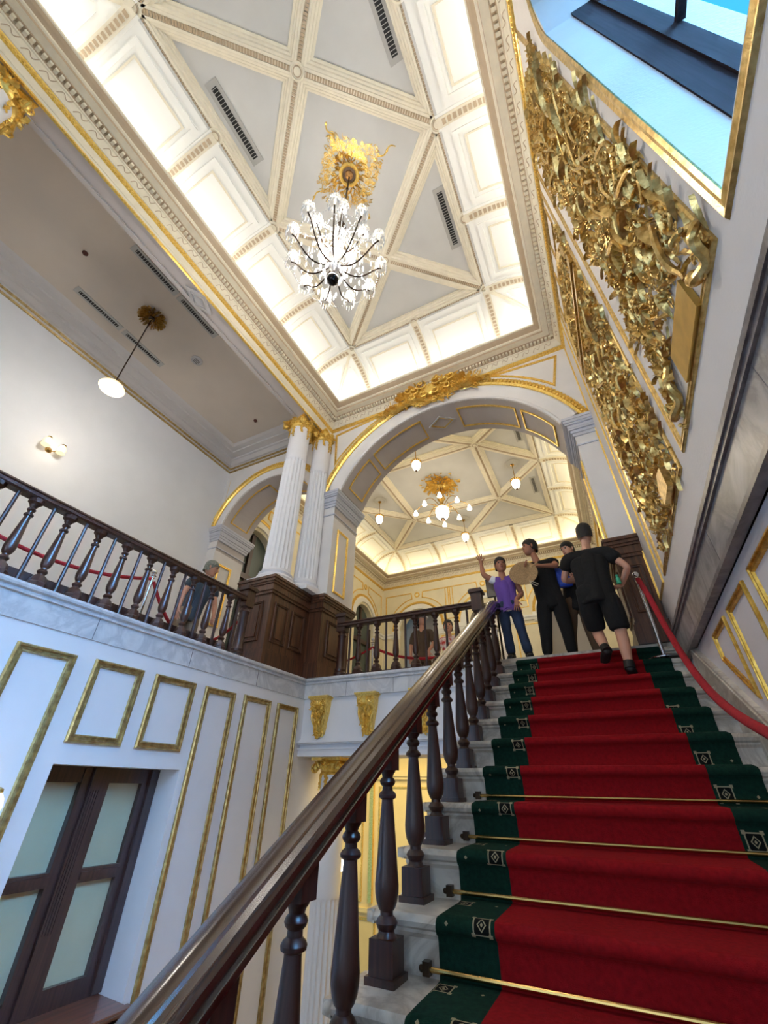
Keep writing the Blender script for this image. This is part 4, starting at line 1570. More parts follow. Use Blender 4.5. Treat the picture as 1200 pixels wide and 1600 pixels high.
# cartouche over the arch
c = MB()
P = PY(FY - .09)
q = rng(8)
def inc(u, v):
    x, y = (u + 1.55) / .74, (v - 6.07) / .43
    yy = v - (ZC + sqrt(max(0, 2.36 ** 2 - (u - XC) ** 2)))
    if abs(u + 1.55) > .42 and abs(yy) < .13 and abs(u + 1.55) < .85:
        return .9
    return 1 if x * x + y * y < .62 else 0
fill_relief(c, P, (inc, (-2.4, -.7, 5.6, 6.5)), 800, 4, 1.15, pi / 2, 1.8)
for s_ in (-1, 1):
    for i, (r_, du, dv) in enumerate(((.10, .16, .12), (.085, .30, .02), (.07, .12, -.14), (.07, .42, .08), (.06, .34, -.12))):
        scroll(c, P, -1.55 + s_ * du, 6.06 + dv, pi / 2, r_ * 1.15, 1.6, .017, .15, s_)
    for j in range(9):
        leaf(c, P, -1.55 + s_ * (.06 + .055 * j), 6.14 - .008 * j, pi / 2 - s_ * (.15 + .14 * j), q.uniform(.18, .26), .028, .05, q.uniform(.10, .17), -s_ * q.uniform(.5, 1.8), n=8)
        leaf(c, P, -1.55 + s_ * (.10 + .07 * j), 5.96 - .018 * j, -pi / 2 + s_ * (.7 + .1 * j), q.uniform(.14, .22), .024, .05, q.uniform(.08, .14), s_ * q.uniform(.4, 1.5), n=8)
    for j in range(7):
        t_ = .40 + j * .028
        leaf(c, P, XC + s_ * 2.36 * sin(t_ * .78), ZC + 2.36 * cos(t_ * .78), pi / 2 - s_ * (t_ * .78 + pi / 2) + q.uniform(-.7, .7), .13, .018, .05, .10, q.uniform(-1, 1))
c.sphere((-1.55, FY - .14, 6.04), (.13, .08, .16))
c.sphere((-1.55, FY - .04, 6.08), (.55, .09, .26), 0, 20, 10)
o = c.build('cartouche', GOLDY)
tag(o, 'ornate gilded leaf cartouche on the crown of the big arch', 'cartouche')

# corbels under the landing
for i, (x, lab) in enumerate(((-3.39, 'gilded acanthus corbel under the landing, nearest the left wall'), (-2.69, 'gilded acanthus corbel under the landing, in the middle of the bare stretch'), (-1.95, 'gilded acanthus corbel seen just right of the handrail'))):
    o = thing('corbel', (x, 4.95, .5), lab, 'corbel', 'corbels under the landing')
    b = MB()
    b.box(x - .15, x + .15, 4.80, 4.95, .965, .99)
    b.box(x - .135, x + .135, 4.815, 4.95, .945, .965)
    b.build('cap', GOLDY, o)
    b = MB()
    prof = [(.945, .12, .125), (.90, .12, .13), (.82, .11, .105), (.74, .095, .08), (.68, .08, .07), (.62, .075, .075), (.56, .06, .06), (.52, .03, .03)]
    b.loft([[(x - w, 4.95, z), (x - w, 4.95 - d, z), (x + w, 4.95 - d, z), (x + w, 4.95, z)] for z, w, d in prof], 0, False)
    q = rng(40 + i)
    for z, w, d in prof:
        pass
    def PP(u, v, h):
        z = .95 + v
        d = .125 + v * .16
        return (x + u, 4.95 - max(.03, d) - h, z)
    for j in range(70):
        v = -q.random() * .40
        w = .10 + v * .14
        leaf(b, PP, q.uniform(-w, w), v, -pi / 2 + q.uniform(-1, 1), .07, .014, .006, .03, q.uniform(-1, 1), n=4)
    for s_ in (-1, 1):
        scroll(b, PP, s_ * .085, -.05, pi / 2, .04, 1.4, .010, .02, s_)
        stem(b, PP, [(s_ * .105, -.08), (s_ * .10, -.18), (s_ * .07, -.28), (s_ * .06, -.36)], .012, .01, q)
    b.build('acanthus', GOLDY, o)

# ------------------------------------------------------------------ ceiling medallions
def medallion(x, y, z, kind, label, mat, R=.5, seed=3):
    o = thing('ceiling_medallion', (x, y, z), label, 'ceiling medallion')
    m = MB()
    P0 = PZ(z)
    q = rng(seed)
    if kind == 'diamond':
        th = radians(0)
        Pm = lambda u, v, h: P0(x + u, y + v, h)
        RX_, RY_ = R * 1.18, R * 1.0
        for k in range(4):
            a0 = pi / 2 * k
            for j in range(75):
                r = q.uniform(.14, R * .95)
                a = a0 + q.gauss(0, .32) if j % 3 else q.uniform(0, 6.28)
                u, v = r * cos(a), r * sin(a)
                if abs(u) / RX_ + abs(v) / RY_ > .96:
                    continue
                if r < R * .42:
                    leaf(m, Pm, u, v, a + q.uniform(-.6, .6), .07, .010, .015, .035, q.uniform(-1.5, 1.5))
                else:
                    leaf(m, Pm, u, v, a + q.uniform(-1, 1), .05, .0055, .008, .022, q.uniform(-1.5, 1.5), n=4)
            for j in range(110):
                r = q.uniform(.2, R * .95)
                a = q.uniform(0, 6.28)
                u, v = r * cos(a), r * sin(a)
                if abs(u) / RX_ + abs(v) / RY_ > .96:
                    continue
                scroll(m, Pm, u, v, q.uniform(0, 6), .024, 1.2, .0042, .015, q.choice((-1, 1)))
            kx = 1.2 if k % 2 == 0 else 1.02
            stem(m, Pm, [(R * e_ * kx * cos(a0 + d_), R * e_ * kx * sin(a0 + d_)) for e_, d_ in ((.7, 0), (.85, .05), (1.02, -.04), (1.15, .03))], .009, .015, q)
            m.sphere(Pm(R * 1.13 * cos(a0), R * 1.13 * sin(a0), .015), .018, 0, 6, 5)
        for j in range(30):
            a = 2 * pi * j / 30
            leaf(m, Pm, .11 * cos(a), .11 * sin(a), a + q.uniform(-.8, .8), .09, .012, .02, .05, q.uniform(-1.4, 1.4))
        m.lathe([(.14, 0), (.14, -.04), (.115, -.06), (.095, -.045), (.09, 0)], (x, y, z), 28)
        m.build('leafwork', mat, o)
        d = MB()
        d.lathe([(.088, -.012), (.088, -.02)], (x, y, z), 24)
        d.build('ceiling_cup', BRASSD, o)
        e = MB()
        e.lathe([(.055, -.02), (.05, -.05), (.02, -.07), (.01, -.09)], (x, y, z), 20)
        e.build('rose', plain('rose_brass', (170, 128, 80), .35, metal=.6), o)
    else:
        Pm = lambda u, v, h: P0(x + u, y + v, h)
        for ring_, cnt, L_ in ((R * .12, 12, .36), (R * .3, 18, .36), (R * .48, 26, .34), (R * .66, 34, .32)):
            for j in range(cnt):
                a = 2 * pi * (j + q.uniform(-.2, .2)) / cnt
                leaf(m, Pm, ring_ * cos(a), ring_ * sin(a), a + q.uniform(-.35, .35), R * L_, R * .055, .02, .07, q.uniform(-.9, .9))
        if kind == 'spray':
            for j in range(150):
                a, r = q.uniform(0, 6.28), R * q.uniform(.4, 1.25)
                leaf(m, Pm, r * cos(a), r * sin(a), a + q.uniform(-1, 1), .09, .014, .02, .06, q.uniform(-1, 1), n=4)
        m.lathe([(R * .2, 0), (R * .2, -.05), (R * .1, -.09), (.02, -.10)], (x, y, z), 20)
        m.build('leafwork', mat, o)
    return o
medallion(-1.47, 1.64, 7.10, 'diamond', 'gilded filigree ceiling medallion above the crystal chandelier', GOLDY, .52)
medallion(-5.12, 1.65, 6.30, 'round', 'round gilded leaf rosette on the grey gallery ceiling', GOLDR, .22)
medallion(-2.77, 8.86, 7.10, 'spray', 'gilded leaf-spray ceiling medallion in the room beyond the arch', GOLDY, .42)
m_ = MB()
for d in (.60, .615):
    m_.frame(rect(-1.47 - d, -1.47 + d, 1.64 - d, 1.64 + d), .008, .006, PZ(7.10))

# ------------------------------------------------------------------ chandelier of crystal
def crystal_drop(mb, x, y, z, L, w):
    mb.lathe([(.001, z), (w * .55, z - L * .12), (w, z - L * .35), (w * .5, z - L * .85), (.001, z - L)], (x, y, 0), 5, 0, False)
def chandelier(cx, cy):
    o = thing('crystal_chandelier', (cx, cy, 7.0), 'large crystal chandelier hanging on a long dark rod in the stair hall', 'chandelier')
    s = MB()
    s.tube([(cx, cy, 7.02), (cx, cy, 6.2), (cx, cy, 5.5), (cx, cy, 4.3)], .012, 8)
    for z in (6.6, 6.0, 5.6):
        s.sphere((cx, cy, z), .02, 0, 8, 6)
    s.lathe([(.02, 5.52), (.06, 5.46), (.05, 5.40), (.02, 5.36)], (cx, cy, 0), 14)
    s.build('rod', BRASSD, o)
    b = MB()
    b.sphere((cx, cy, 4.26), .062, 0, 20, 14)
    b.lathe([(.02, 4.34), (.05, 4.32), (.05, 4.30)], (cx, cy, 0), 14)
    b.build('finial_ball', plain('black_bronze', (38, 32, 30), .12, metal=.7), o)
    core = MB()
    cp = []
    for z, r in ((5.30, .07), (5.0, .06), (4.75, .09), (4.5, .06)):
        cp += [(.014, z + .07), (r * .6, z + .03), (r, z), (r * .5, z - .05), (.014, z - .08)]
    core.lathe(cp, (cx, cy, 0), 10, 0, False)
    core.build('crystal_column', CRYS, o)
    q = rng(3)
    gar = MB()
    tiers = ((11, .49, 4.72, 4.55, 0.1), (5, .28, 5.22, 4.95, .35))
    for cnt, R, zl, zs, ph in tiers:
        for k in range(cnt):
            a = 2 * pi * k / cnt + ph
            d = Vector((cos(a), sin(a), 0))
            c0 = Vector((cx, cy, 0))
            arm = MB()
            pts = []
            for i in range(11):
                t = i / 10
                rr_ = .03 + (R - .03) * t
                z = zs - .16 * sin(pi * min(1, t * 1.15)) + (zl - zs - .02) * t ** 2.2
                pts.append(tuple(c0 + d * rr_ + Vector((0, 0, z))))
            arm.tube(pts, .0085, 6)
            ao = arm.build('arm', BRASSD, o)
            p = c0 + d * R
            dish = MB()
            dish.lathe([(.012, zl - .02), (.055, zl + .0), (.062, zl + .02), (.05, zl + .012), (.012, zl)], (p.x, p.y, 0), 12)
            for j in range(12):
                t = 2 * pi * j / 12
                crystal_drop(dish, p.x + .058 * cos(t), p.y + .058 * sin(t), zl + .005, q.uniform(.09, .12), .010)
            # crystal dome over the candle
            for j in range(10):
                t = 2 * pi * j / 10
                for hh in range(4):
                    rr2 = .058 * cos(hh * .38)
                    dish.sphere((p.x + rr2 * cos(t), p.y + rr2 * sin(t), zl + .05 + .045 * hh), .013, 0, 5, 4)
            dish.build('crystal_shade', CRYS, ao)
            bl = MB()
            bl.lathe([(.008, zl + .01), (.010, zl + .05), (.016, zl + .075), (.012, zl + .10), (.002, zl + .125)], (p.x, p.y, 0), 8)
            bl.build('bulb', BULB, ao)
            # garland to the centre
            top = Vector((cx, cy, 5.42))
            for i in range(22):
                t = (i + .5) / 22
                g = (c0 + d * R * t) + Vector((0, 0, 0))
                z = 5.42 + (zl + .1 - 5.42) * (1 - (1 - t) ** 2.0) - .05 * sin(pi * t)
                gar.sphere((g.x, g.y, z), .0085, 0, 5, 4)
            # drape between neighbours
            a2 = 2 * pi * (k + 1) / cnt + ph
            d2 = Vector((cos(a2), sin(a2), 0))
            for i in range(12):
                t = (i + .5) / 12
                g = c0 + (d * (1 - t) + d2 * t) * R
                gar.sphere((g.x, g.y, zl - .14 * sin(pi * t)), .0085, 0, 5, 4)
    for ring_, z, n, L_ in ((.30, 4.58, 24, .12), (.38, 4.66, 26, .11), (.18, 4.86, 20, .12), (.16, 4.62, 22, .13), (.10, 4.42, 16, .12), (.20, 4.98, 22, .12), (.09, 5.34, 14, .10), (.12, 5.1, 14, .12), (.26, 4.72, 22, .11)):
        for j in range(n):
            t = 2 * pi * j / n
            crystal_drop(gar, cx + ring_ * cos(t), cy + ring_ * sin(t), z, L_, .012)
    gar.build('crystal_garlands', CRYS, o)['kind'] = 'stuff'
    point('chandelier_light', (cx, cy, 4.85), 190, (255, 247, 238), .25)
chandelier(-1.47, 1.65)

# gallery pendant
def pendant(x, y, zc, zl, label, style, group=None):
    o = thing('pendant_lamp', (x, y, zc), label, 'pendant lamp', group)
    r = MB()
    r.lathe([(.05, zc), (.05, zc - .02), (.015, zc - .05)], (x, y, 0), 14)
    r.tube([(x, y, zc), (x, y, zl + .10)], .009, 8)
    r.build('rod', BRASSD if style == 'dish' else BRASS, o)
    if style == 'dish':
        c = MB()
        c.lathe([(.012, zl + .14), (.05, zl + .11), (.07, zl + .08), (.06, zl + .06)], (x, y, 0), 20)
        c.build('gallery_cap', BRASS, o)
        g = MB()
        g.lathe([(.06, zl + .07), (.13, zl + .045), (.165, zl - .005), (.15, zl - .03), (.09, zl - .055), (.01, zl - .065)], (x, y, 0), 28)
        g.build('lamp_shade', GLOW, o)
    else:
        c = MB()
        c.lathe([(.012, zl + .20), (.04, zl + .18), (.05, zl + .15), (.11, zl + .13), (.125, zl + .10), (.10, zl + .08)], (x, y, 0), 20)
        for j in range(14):
            t = 2 * pi * j / 14
            c.sphere((x + .118 * cos(t), y + .118 * sin(t), zl + .105), .02, 0, 6, 5)
        c.build('crown', BRASS, o)
        g = MB()
        g.lathe([(.085, zl + .09), (.105, zl + .04), (.10, zl - .03), (.07, zl - .11), (.03, zl - .16)], (x, y, 0), 24)
        g.build('lamp_shade', GLOWW, o)
        f = MB()
        f.lathe([(.032, zl - .155), (.03, zl - .18), (.008, zl - .21)], (x, y, 0), 10)
        f.build('finial', BRASSD, o)
        m2 = MB()
        m2.lathe([(.19, 7.098), (.19, 7.085), (.15, 7.075), (.13, 7.085), (.09, 7.08), (.06, 7.06)], (x, y, 0), 28)
        m2.build('ceiling_rose', CEILW, o)
    point('pendant_light', (x, y, zl - .25), 38 if style == 'dish' else 8, (255, 248, 240), .1)
pendant(-5.12, 1.65, 6.25, 4.56, 'single pendant lamp with opal glass dish over the left gallery', 'dish')
pendant(-2.77, 7.07, 7.06, 6.44, 'gold-crowned glass pendant nearest the arch, left of the hanging gold spray', 'bell')
pendant(-.77, 8.82, 7.06, 6.44, 'gold-crowned glass pendant on the right side of the far room', 'bell')
pendant(-4.66, 8.82, 7.06, 6.44, 'gold-crowned glass pendant on the left side of the far room', 'bell')
pendant(-2.72, 10.85, 7.06, 6.44, 'gold-crowned glass pendant behind the brass chandelier of the far room', 'bell')

# brass chandelier of far room
def brass_chandelier(cx, cy):
    o = thing('brass_chandelier', (cx, cy, 7.0), 'brass chandelier with ring of small lit shades round a big opal globe beyond the arch', 'chandelier')
    s = MB()
    s.tube([(cx, cy, 7.0), (cx, cy, 6.3)], .014, 8)
    s.lathe([(.015, 6.72), (.07, 6.66), (.10, 6.60), (.06, 6.52), (.05, 6.42), (.09, 6.38), (.12, 6.34), (.10, 6.30)], (cx, cy, 0), 20)
    for j in range(16):
        t = 2 * pi * j / 16
        s.sphere((cx + .09 * cos(t), cy + .09 * sin(t), 6.6), .024, 0, 6, 5)
    s.build('stem', BRASS, o)
    g = MB()
    g.lathe([(.10, 6.34), (.165, 6.27), (.185, 6.18), (.165, 6.06), (.11, 5.97), (.06, 5.95)], (cx, cy, 0), 28)
    g.build('globe', GLOWW, o)
    f = MB()
    f.lathe([(.07, 5.955), (.06, 5.93), (.02, 5.90)], (cx, cy, 0), 14)
    f.build('finial', BRASSD, o)
    for k in range(8):
        a = 2 * pi * k / 8 + .25
        R = .72 if k % 2 == 0 else .60
        d = Vector((cos(a), sin(a), 0))
        pts = []
        for i in range(13):
            t = i / 12
            pts.append(tuple(Vector((cx, cy, 6.34)) + d * (.08 + (R - .08) * t) + Vector((0, 0, .20 * sin(pi * t * .9) - .10 * t))))
        arm = MB()
        arm.tube(pts, .010, 6)
        e = Vector(pts[-1])
        Pm = lambda u, v, h, d=d: tuple(Vector((cx, cy, 6.28)) + d * (.26 + u) + Vector((0, 0, v)))
        scroll(arm, Pm, 0, 0, pi / 2, .07, 1.4, .009, 0, 1)
        ao = arm.build('arm', BRASS, o)
        sh = MB()
        sh.lathe([(.02, e.z + .01), (.035, e.z - .03), (.055, e.z - .09), (.066, e.z - .13), (.05, e.z - .125)], (e.x, e.y, 0), 14)
        sh.build('lamp_shade', GLOWW, ao)
    point('brass_chandelier_light', (cx, cy, 5.75), 40, WARM, .2)
brass_chandelier(-2.77, 8.86)

# wall sconces
def sconce(x, y, z, label, n=(1, 0, 0), twin=True):
    o = thing('wall_sconce', (x, y, z), label, 'wall lamp')
    b = MB()
    b.lathe([(.045, 0), (.045, .012), (.03, .02), (.015, .04)], (x, y, z), 16, axis=n)
    N_ = Vector(n)
    T = Vector((0, 0, 1)).cross(N_)
    for s_ in (-1, 1):
        pts = [Vector((x, y, z)) + N_ * (.03 + .11 * sin(t * 1.7)) + T * s_ * (.015 + .085 * t) + Vector((0, 0, -.05 * sin(pi * t) + .10 * t ** 2)) for t in [i / 8 for i in range(9)]]
        b.tube([tuple(p) for p in pts], .008, 6)
        e = pts[-1]
        b.lathe([(.01, .03), (.028, .02), (.03, 0)], tuple(e + Vector((0, 0, 0))), 10)
        g = MB()
        g.lathe([(.028, .0), (.048, -.03), (.058, -.07), (.05, -.11), (.062, -.13)], tuple(e), 16)
        g.build('lamp_shade', GLOW, o)
    b.build('bracket', BRASS, o)
    point('sconce_light', tuple(Vector((x, y, z + .0)) + N_ * .26), 1.2, WARM, .05)
sconce(-6.52, 1.80, 4.08, 'brass twin-shade wall lamp on the plain gallery wall')
sconce(LX, 1.60, -.16, 'brass wall lamp cut by the left edge beside the tall gilt frame')

# ------------------------------------------------------------------ ceiling fittings
def vent(x, ya, yb, z, label, w=.085, group='ceiling air vents', axis='Y'):
    o = thing('ceiling_vent', (x, (ya + yb) / 2, z), label, 'air vent', group)
    f = MB()
    f.box(x - w, x + w, ya, yb, z - .012, z + .0)
    f.build('frame', GRILLE, o)
    d = MB()
    d.box(x - w * .45, x + w * .45, ya + .06, yb - .06, z - .014, z - .011)
    d.build('slot', BLACKM, o)
    s = MB()
    n = int((yb - ya - .12) / .035)
    for i in range(n):
        y = ya + .06 + (i + .3) * (yb - ya - .12) / n
        s.box(x - w * .45, x + w * .45, y, y + .006, z - .018, z - .012)
    s.build('slats', GRILLE, o)
vent(-2.52, .10, .98, 7.10, 'slotted air vent in the triangular coffer on the left of the main ceiling')
vent(-.42, 2.33, 3.20, 7.10, 'slotted air vent in the right-hand coffer nearer the arch')
vent(-.42, .06, .98, 7.10, 'slotted air vent in the coffer at the top edge of the photo')
for ya, yb, s1 in ((.80, 1.56, 'nearer half'), (1.60, 2.36, 'farther half')):
    vent(-4.46, ya, yb, 6.30, 'long black gallery ceiling vent beside the beam, ' + s1, .065, 'gallery ceiling vents')
    vent(-5.78, ya, yb, 6.30, 'long black gallery ceiling vent on the wall side, ' + s1, .065, 'gallery ceiling vents')
vent(-.40, 7.2, 8.05, 7.10, 'slotted air vent in the far room ceiling, nearer one on the right', .08, 'far room vents')
vent(-.40, 9.6, 10.4, 7.10, 'slotted air vent in the far room ceiling, farther one on the right', .08, 'far room vents')
o = thing('ceiling_speaker', (-5.12, 2.56, 6.3), 'round white ceiling speaker in the gallery past the rosette', 'speaker')
b = MB()
b.lathe([(.10, 6.30), (.10, 6.285), (.085, 6.28), (.08, 6.29), (.065, 6.29), (.06, 6.283), (0.001, 6.28)], (-5.12, 2.56, 0), 28)
b.build('rim', GREYP, o)
b = MB()
for i in range(3):
    b.box(-5.17 + .035 * i, -5.155 + .035 * i, 2.51, 2.61, 6.276, 6.283)
b.build('louvre', plain('louvre_grey', (120, 118, 116), .6), o)
for y, lab in ((4.15, 'small dark smoke detector near the far end of the gallery ceiling'), (.56, 'small smoke detector on the gallery ceiling at the near end')):
    b = MB()
    b.lathe([(.038, 6.30), (.038, 6.285), (.025, 6.27), (.012, 6.25)], (-5.16, y, 0), 16)
    tag(b.build('smoke_detector', plain('sensor_red', (96, 50, 40), .5), loc=(-5.16, y, 6.3)), lab, 'smoke detector')

# ------------------------------------------------------------------ lower yellow room
mb = MB()
mb.box(-7.6, 3.0, 9.0, 9.2, GZ, 1.0)
struct('wall_yellow_room', mb, YWALL2)
mb = MB()
mb.box(-7.7, -7.5, 5.5, 9.0, GZ, 1.0)
struct('wall_yellow_left', mb, YWALL2)
mb = MB()
mb.box(1.3, 1.5, 5.5, 9.0, GZ, 1.0)
struct('wall_yellow_right', mb, YWALL2)
mb = MB()
mb.box(-7.6, 3.0, 5.5, 9.2, .90, .985)
struct('ceiling', mb, YWALL2)
P = PY(9.0)
for f in ((-5.9, -4.95, -1.75, .0), (-4.62, -2.35, -1.75, .02), (-2.2, -1.3, -1.75, .0), (-5.9, -5.35, -3.2, -1.95), (-5.2, -4.65, -3.2, -1.95), (-7.0, -6.1, -1.75, 0)):
    m_ = MB()
    m_.frame(rect(*f), .04, .02, P)
    trim(m_, GOLDY)
m_ = MB()
m_.box(-7.5, 1.4, 8.93, 9.0, .14, .19)
m_.box(-7.5, 1.4, 8.90, 9.0, .19, .30)
m_.box(-7.5, 1.4, 8.95, 9.0, -1.88, -1.82)
trim(m_, [YWALL2])
m_ = MB()
m_.arc(-3.35, -1.15, [(.55, 0), (.55, .03), (.60, .04), (.64, 0)], 0, pi, 24, P)
m_.prism(rect(-4.80, -4.72, -1.75, .1), 0, .05, 0, P)
trim(m_, GOLDY)
fr_ = MB()
fr_.prism([(-3.9, GZ), (-2.8, GZ)] + arch_pts(-3.35, -1.15, .55, 0, pi, 14), .0, .02, 0, P)
struct('door_6', fr_, WOODW)
gl = MB()
gl.prism(rect(-3.75, -3.42, -1.9, -1.1), .02, .03, 0, P)
gl.prism(rect(-3.28, -2.95, -1.9, -1.1), .02, .03, 0, P)
b = MB()
b.lathe([(.02, -1.15), (.05, -1.2), (.06, -1.27), (.03, -1.33)], (-5.3, 8.8, 0), 14)
ob = thing('wall_sconce', (-5.3, 8.98, -1.1), 'small lit wall lamp in the yellow room below the landing', 'wall lamp')
b.build('lamp_shade', GLOWW, ob)
b = MB()
b.tube([(-5.3, 8.98, -1.2), (-5.3, 8.86, -1.22), (-5.3, 8.8, -1.15), (-5.3, 8.8, -1.12)], .012, 6)
b.build('bracket', BRASS, ob)
area('yellow_room_light', (-3.4, 7.2, .85), (0, 0, -1), 5, 2.2, 110, (255, 228, 170))

# ------------------------------------------------------------------ rope posts
def stanchion(x, y, z, H, label, group=None):
    o = thing('rope_post', (x, y, z), label, 'rope post', group)
    b = MB()
    b.lathe([(.155, z), (.155, z + .008), (.14, z + .018), (.05, z + .028), (.022, z + .04)], (x, y, 0), 28)
    b.build('base', CHROME, o)
    b = MB()
    b.lathe([(.018, z + .03), (.018, z + H - .09), (.026, z + H - .085), (.026, z + H - .07), (.018, z + H - .065), (.03, z + H - .06), (.04, z + H - .055), (.018, z + H - .05), (.015, z + H - .04)], (x, y, 0), 16)
    b.build('pole', CHROME, o)
    b = MB()
    b.sphere((x, y, z + H - .005), .033, 0, 16, 12)
    b.build('ball_finial', CHROME, o)
    return o
stanchion(.575, 4.72, 1.03, .875, 'chrome rope post near the top of the stair holding the red rope')
stanchion(.60, 1.76, -.762, .86, 'chrome rope post lower down the stair beyond the right edge')
r = thing('velvet_rope', (.6, 3.5, .6), 'thick red velvet rope sagging down the right side of the stair', 'rope')
b = MB()
ctl = [(.585, 4.70, 1.83), (.60, 4.52, 1.56), (.608, 4.30, 1.22), (.612, 4.00, .88), (.612, 3.62, .60), (.612, 3.25, .42), (.610, 2.90, .30), (.606, 2.55, .20), (.602, 2.2, .06), (.60, 1.78, .06)]
pts = []
pv = [Vector(p) for p in ctl]
pv = [pv[0] * 2 - pv[1]] + pv + [pv[-1] * 2 - pv[-2]]
for i in range(1, len(pv) - 2):
    for j in range(6):
        t = j / 6
        a, bb, c, d = pv[i - 1:i + 3]
        pts.append(tuple(.5 * ((2 * bb) + (c - a) * t + (2 * a - 5 * bb + 4 * c - d) * t * t + (3 * bb - a - 3 * c + d) * t ** 3)))
b.tube(pts, .026, 12)
b.build('rope', VELVET, r)
b = MB()
b.tube([pts[0], (.580, 4.715, 1.86)], .018, 10)
b.build('hook', CHROME, r)
# gallery rope
stanchion(-4.55, 2.80, FL, .90, 'chrome rope post on the gallery floor behind the balusters')
stanchion(-4.55, .55, FL, .90, 'chrome rope post at the near end of the gallery')
stanchion(-4.62, 4.35, FL, .90, 'chrome rope post on the gallery by the column pedestal')
def rope(a, b_, sag, label, r=.02):
    m = MB()
    m.tube([tuple(Vector(a).lerp(Vector(b_), t) - Vector((0, 0, sag * 4 * t * (1 - t)))) for t in [i / 14 for i in range(15)]], r, 8)
    tag(m.build('velvet_rope', VELVET, loc=a), label, 'rope', 'gallery ropes')
rope((-4.55, .57, 2.02), (-4.55, 2.78, 2.04), .22, 'red rope sagging behind the nearer gallery balusters')
rope((-4.55, 2.83, 2.02), (-4.62, 4.33, 2.0), .50, 'red rope drooping behind the farther gallery balusters near the bending visitor')
stanchion(-3.40, 6.3, FL, .90, 'chrome rope post inside the far room behind the landing balustrade')
stanchion(-1.30, 6.5, FL, .90, 'chrome rope post in the far room beside the sign')
m = MB()
m.tube([tuple(Vector((-3.40, 6.3, 2.0)).lerp(Vector((-1.3, 6.5, 2.08)), t) - Vector((0, 0, .30 * 4 * t * (1 - t)))) for t in [i / 14 for i in range(15)]], .022, 8)
tag(m.build('velvet_rope', VELVET, loc=(-3.4, 6.3, 2)), 'red rope across the far room seen through the landing balusters', 'rope')
m = MB()
m.tube([tuple(Vector((-5.3, 6.2, 1.95)).lerp(Vector((-3.4, 6.3, 2.0)), t) - Vector((0, 0, .22 * 4 * t * (1 - t)))) for t in [i / 14 for i in range(15)]], .018, 8)
tag(m.build('velvet_rope', VELVET, loc=(-5.3, 6.2, 1.95)), 'red rope low behind the leftmost landing balusters', 'rope')
# sign board
o = thing('sign_stand', (-1.02, 5.25, FL), 'small tilted sign board on a stand beside the guide', 'sign')
b = MB()
b.tube([(-1.02, 5.28, FL), (-1.02, 5.28, 2.2)], .014, 8)
b.lathe([(.12, FL), (.12, FL + .015), (.02, FL + .03)], (-1.02, 5.28, 0), 20)
b.build('stand', BRASSD, o)
b = MB()
b.prism([(-1.11, 2.12), (-.95, 2.12), (-.95, 2.38), (-1.11, 2.38)], 0, .02, 0, PY(5.26))
b.build('frame', BLACKM, o)
b = MB()
b.prism(rect(-1.10, -.96, 2.13, 2.37), .02, .023, 0, PY(5.26))
b.build('face', SIGNF, o)

# ------------------------------------------------------------------ people
DG = None
def skinmesh(V, E, root):
    me = bpy.data.meshes.new('tmp')
    names = list(V)
    me.from_pydata([V[n][0] for n in names], [(names.index(a), names.index(b)) for a, b in E], [])
    ob = bpy.data.objects.new('tmp', me)
    COL.objects.link(ob)
    md = ob.modifiers.new('Skin', 'SKIN')
    md.use_smooth_shade = True
    sv = me.skin_vertices[0].data
    for i, n in enumerate(names):
        r = V[n][1]
        sv[i].radius = (r, r) if not isinstance(r, tuple) else r
        sv[i].use_root = (n == root)
    ss = ob.modifiers.new('Sub', 'SUBSURF')
    ss.levels = 2
    ss.render_levels = 2
    bpy.context.view_layer.update()
    dg = bpy.context.evaluated_depsgraph_get()
    ev = ob.evaluated_get(dg)
    m2 = ev.to_mesh()
    vs = [tuple(v.co) for v in m2.vertices]
    fs = [tuple(p.vertices) for p in m2.polygons]
    ev.to_mesh_clear()
    bpy.data.objects.remove(ob)
    bpy.data.meshes.remove(me)
    return vs, fs

def lerp(a, b, t):
    return tuple(x + (y - x) * t for x, y in zip(a, b))

def head_geo(mb, c, face, up=(0, 0, 1), m=0, s=1.0):
    f = Vector(face).normalized()
    u = Vector(up).normalized()
    r = f.cross(u).normalized()
    u = r.cross(f).normalized()
    c = Vector(c)
    W = lambda a, b, d: tuple(c + r * a * s + f * b * s + u * d * s)
    rings = []
    prof = [(-.115, .030, .036, .030), (-.10, .045, .058, .022), (-.07, .058, .075, .012), (-.03, .068, .086, .004), (.01, .073, .092, 0), (.05, .072, .092, -.004), (.085, .060, .078, -.006), (.108, .038, .05, -.006), (.118, .012, .016, -.006)]
    for z, a, b, o_ in prof:
        ring = []
        for j in range(20):
            t = 2 * pi * j / 20
            ring.append(W(a * cos(t), b * sin(t) + o_, z))
        rings.append(ring)
    mb.loft(rings, m, True)
    # nose, brows, lips, ears
    nose = [W(-.012, .088, .012), W(.012, .088, .012), W(.017, .088, -.028), W(-.017, .088, -.028), W(0, .095, .014), W(0, .118, -.022)]
    mb.add(nose, [(0, 4, 5, 3), (4, 1, 2, 5), (3, 5, 2)], m, True)
    for s_ in (-1, 1):
        mb.sphere(W(s_ * .075, -.005, -.005), (.012 * s, .018 * s, .03 * s), m, 8, 6)
        mb.sphere(W(s_ * .030, .078, .012), .013 * s, m + 1, 8, 6)
    mb.sphere(W(0, .083, -.055), (.022 * s, .014 * s, .008 * s), m + 2, 8, 5)
    return W

EYE = plain('eye', (40, 30, 28), .3)
LIP = plain('lips', (150, 80, 74), .5)

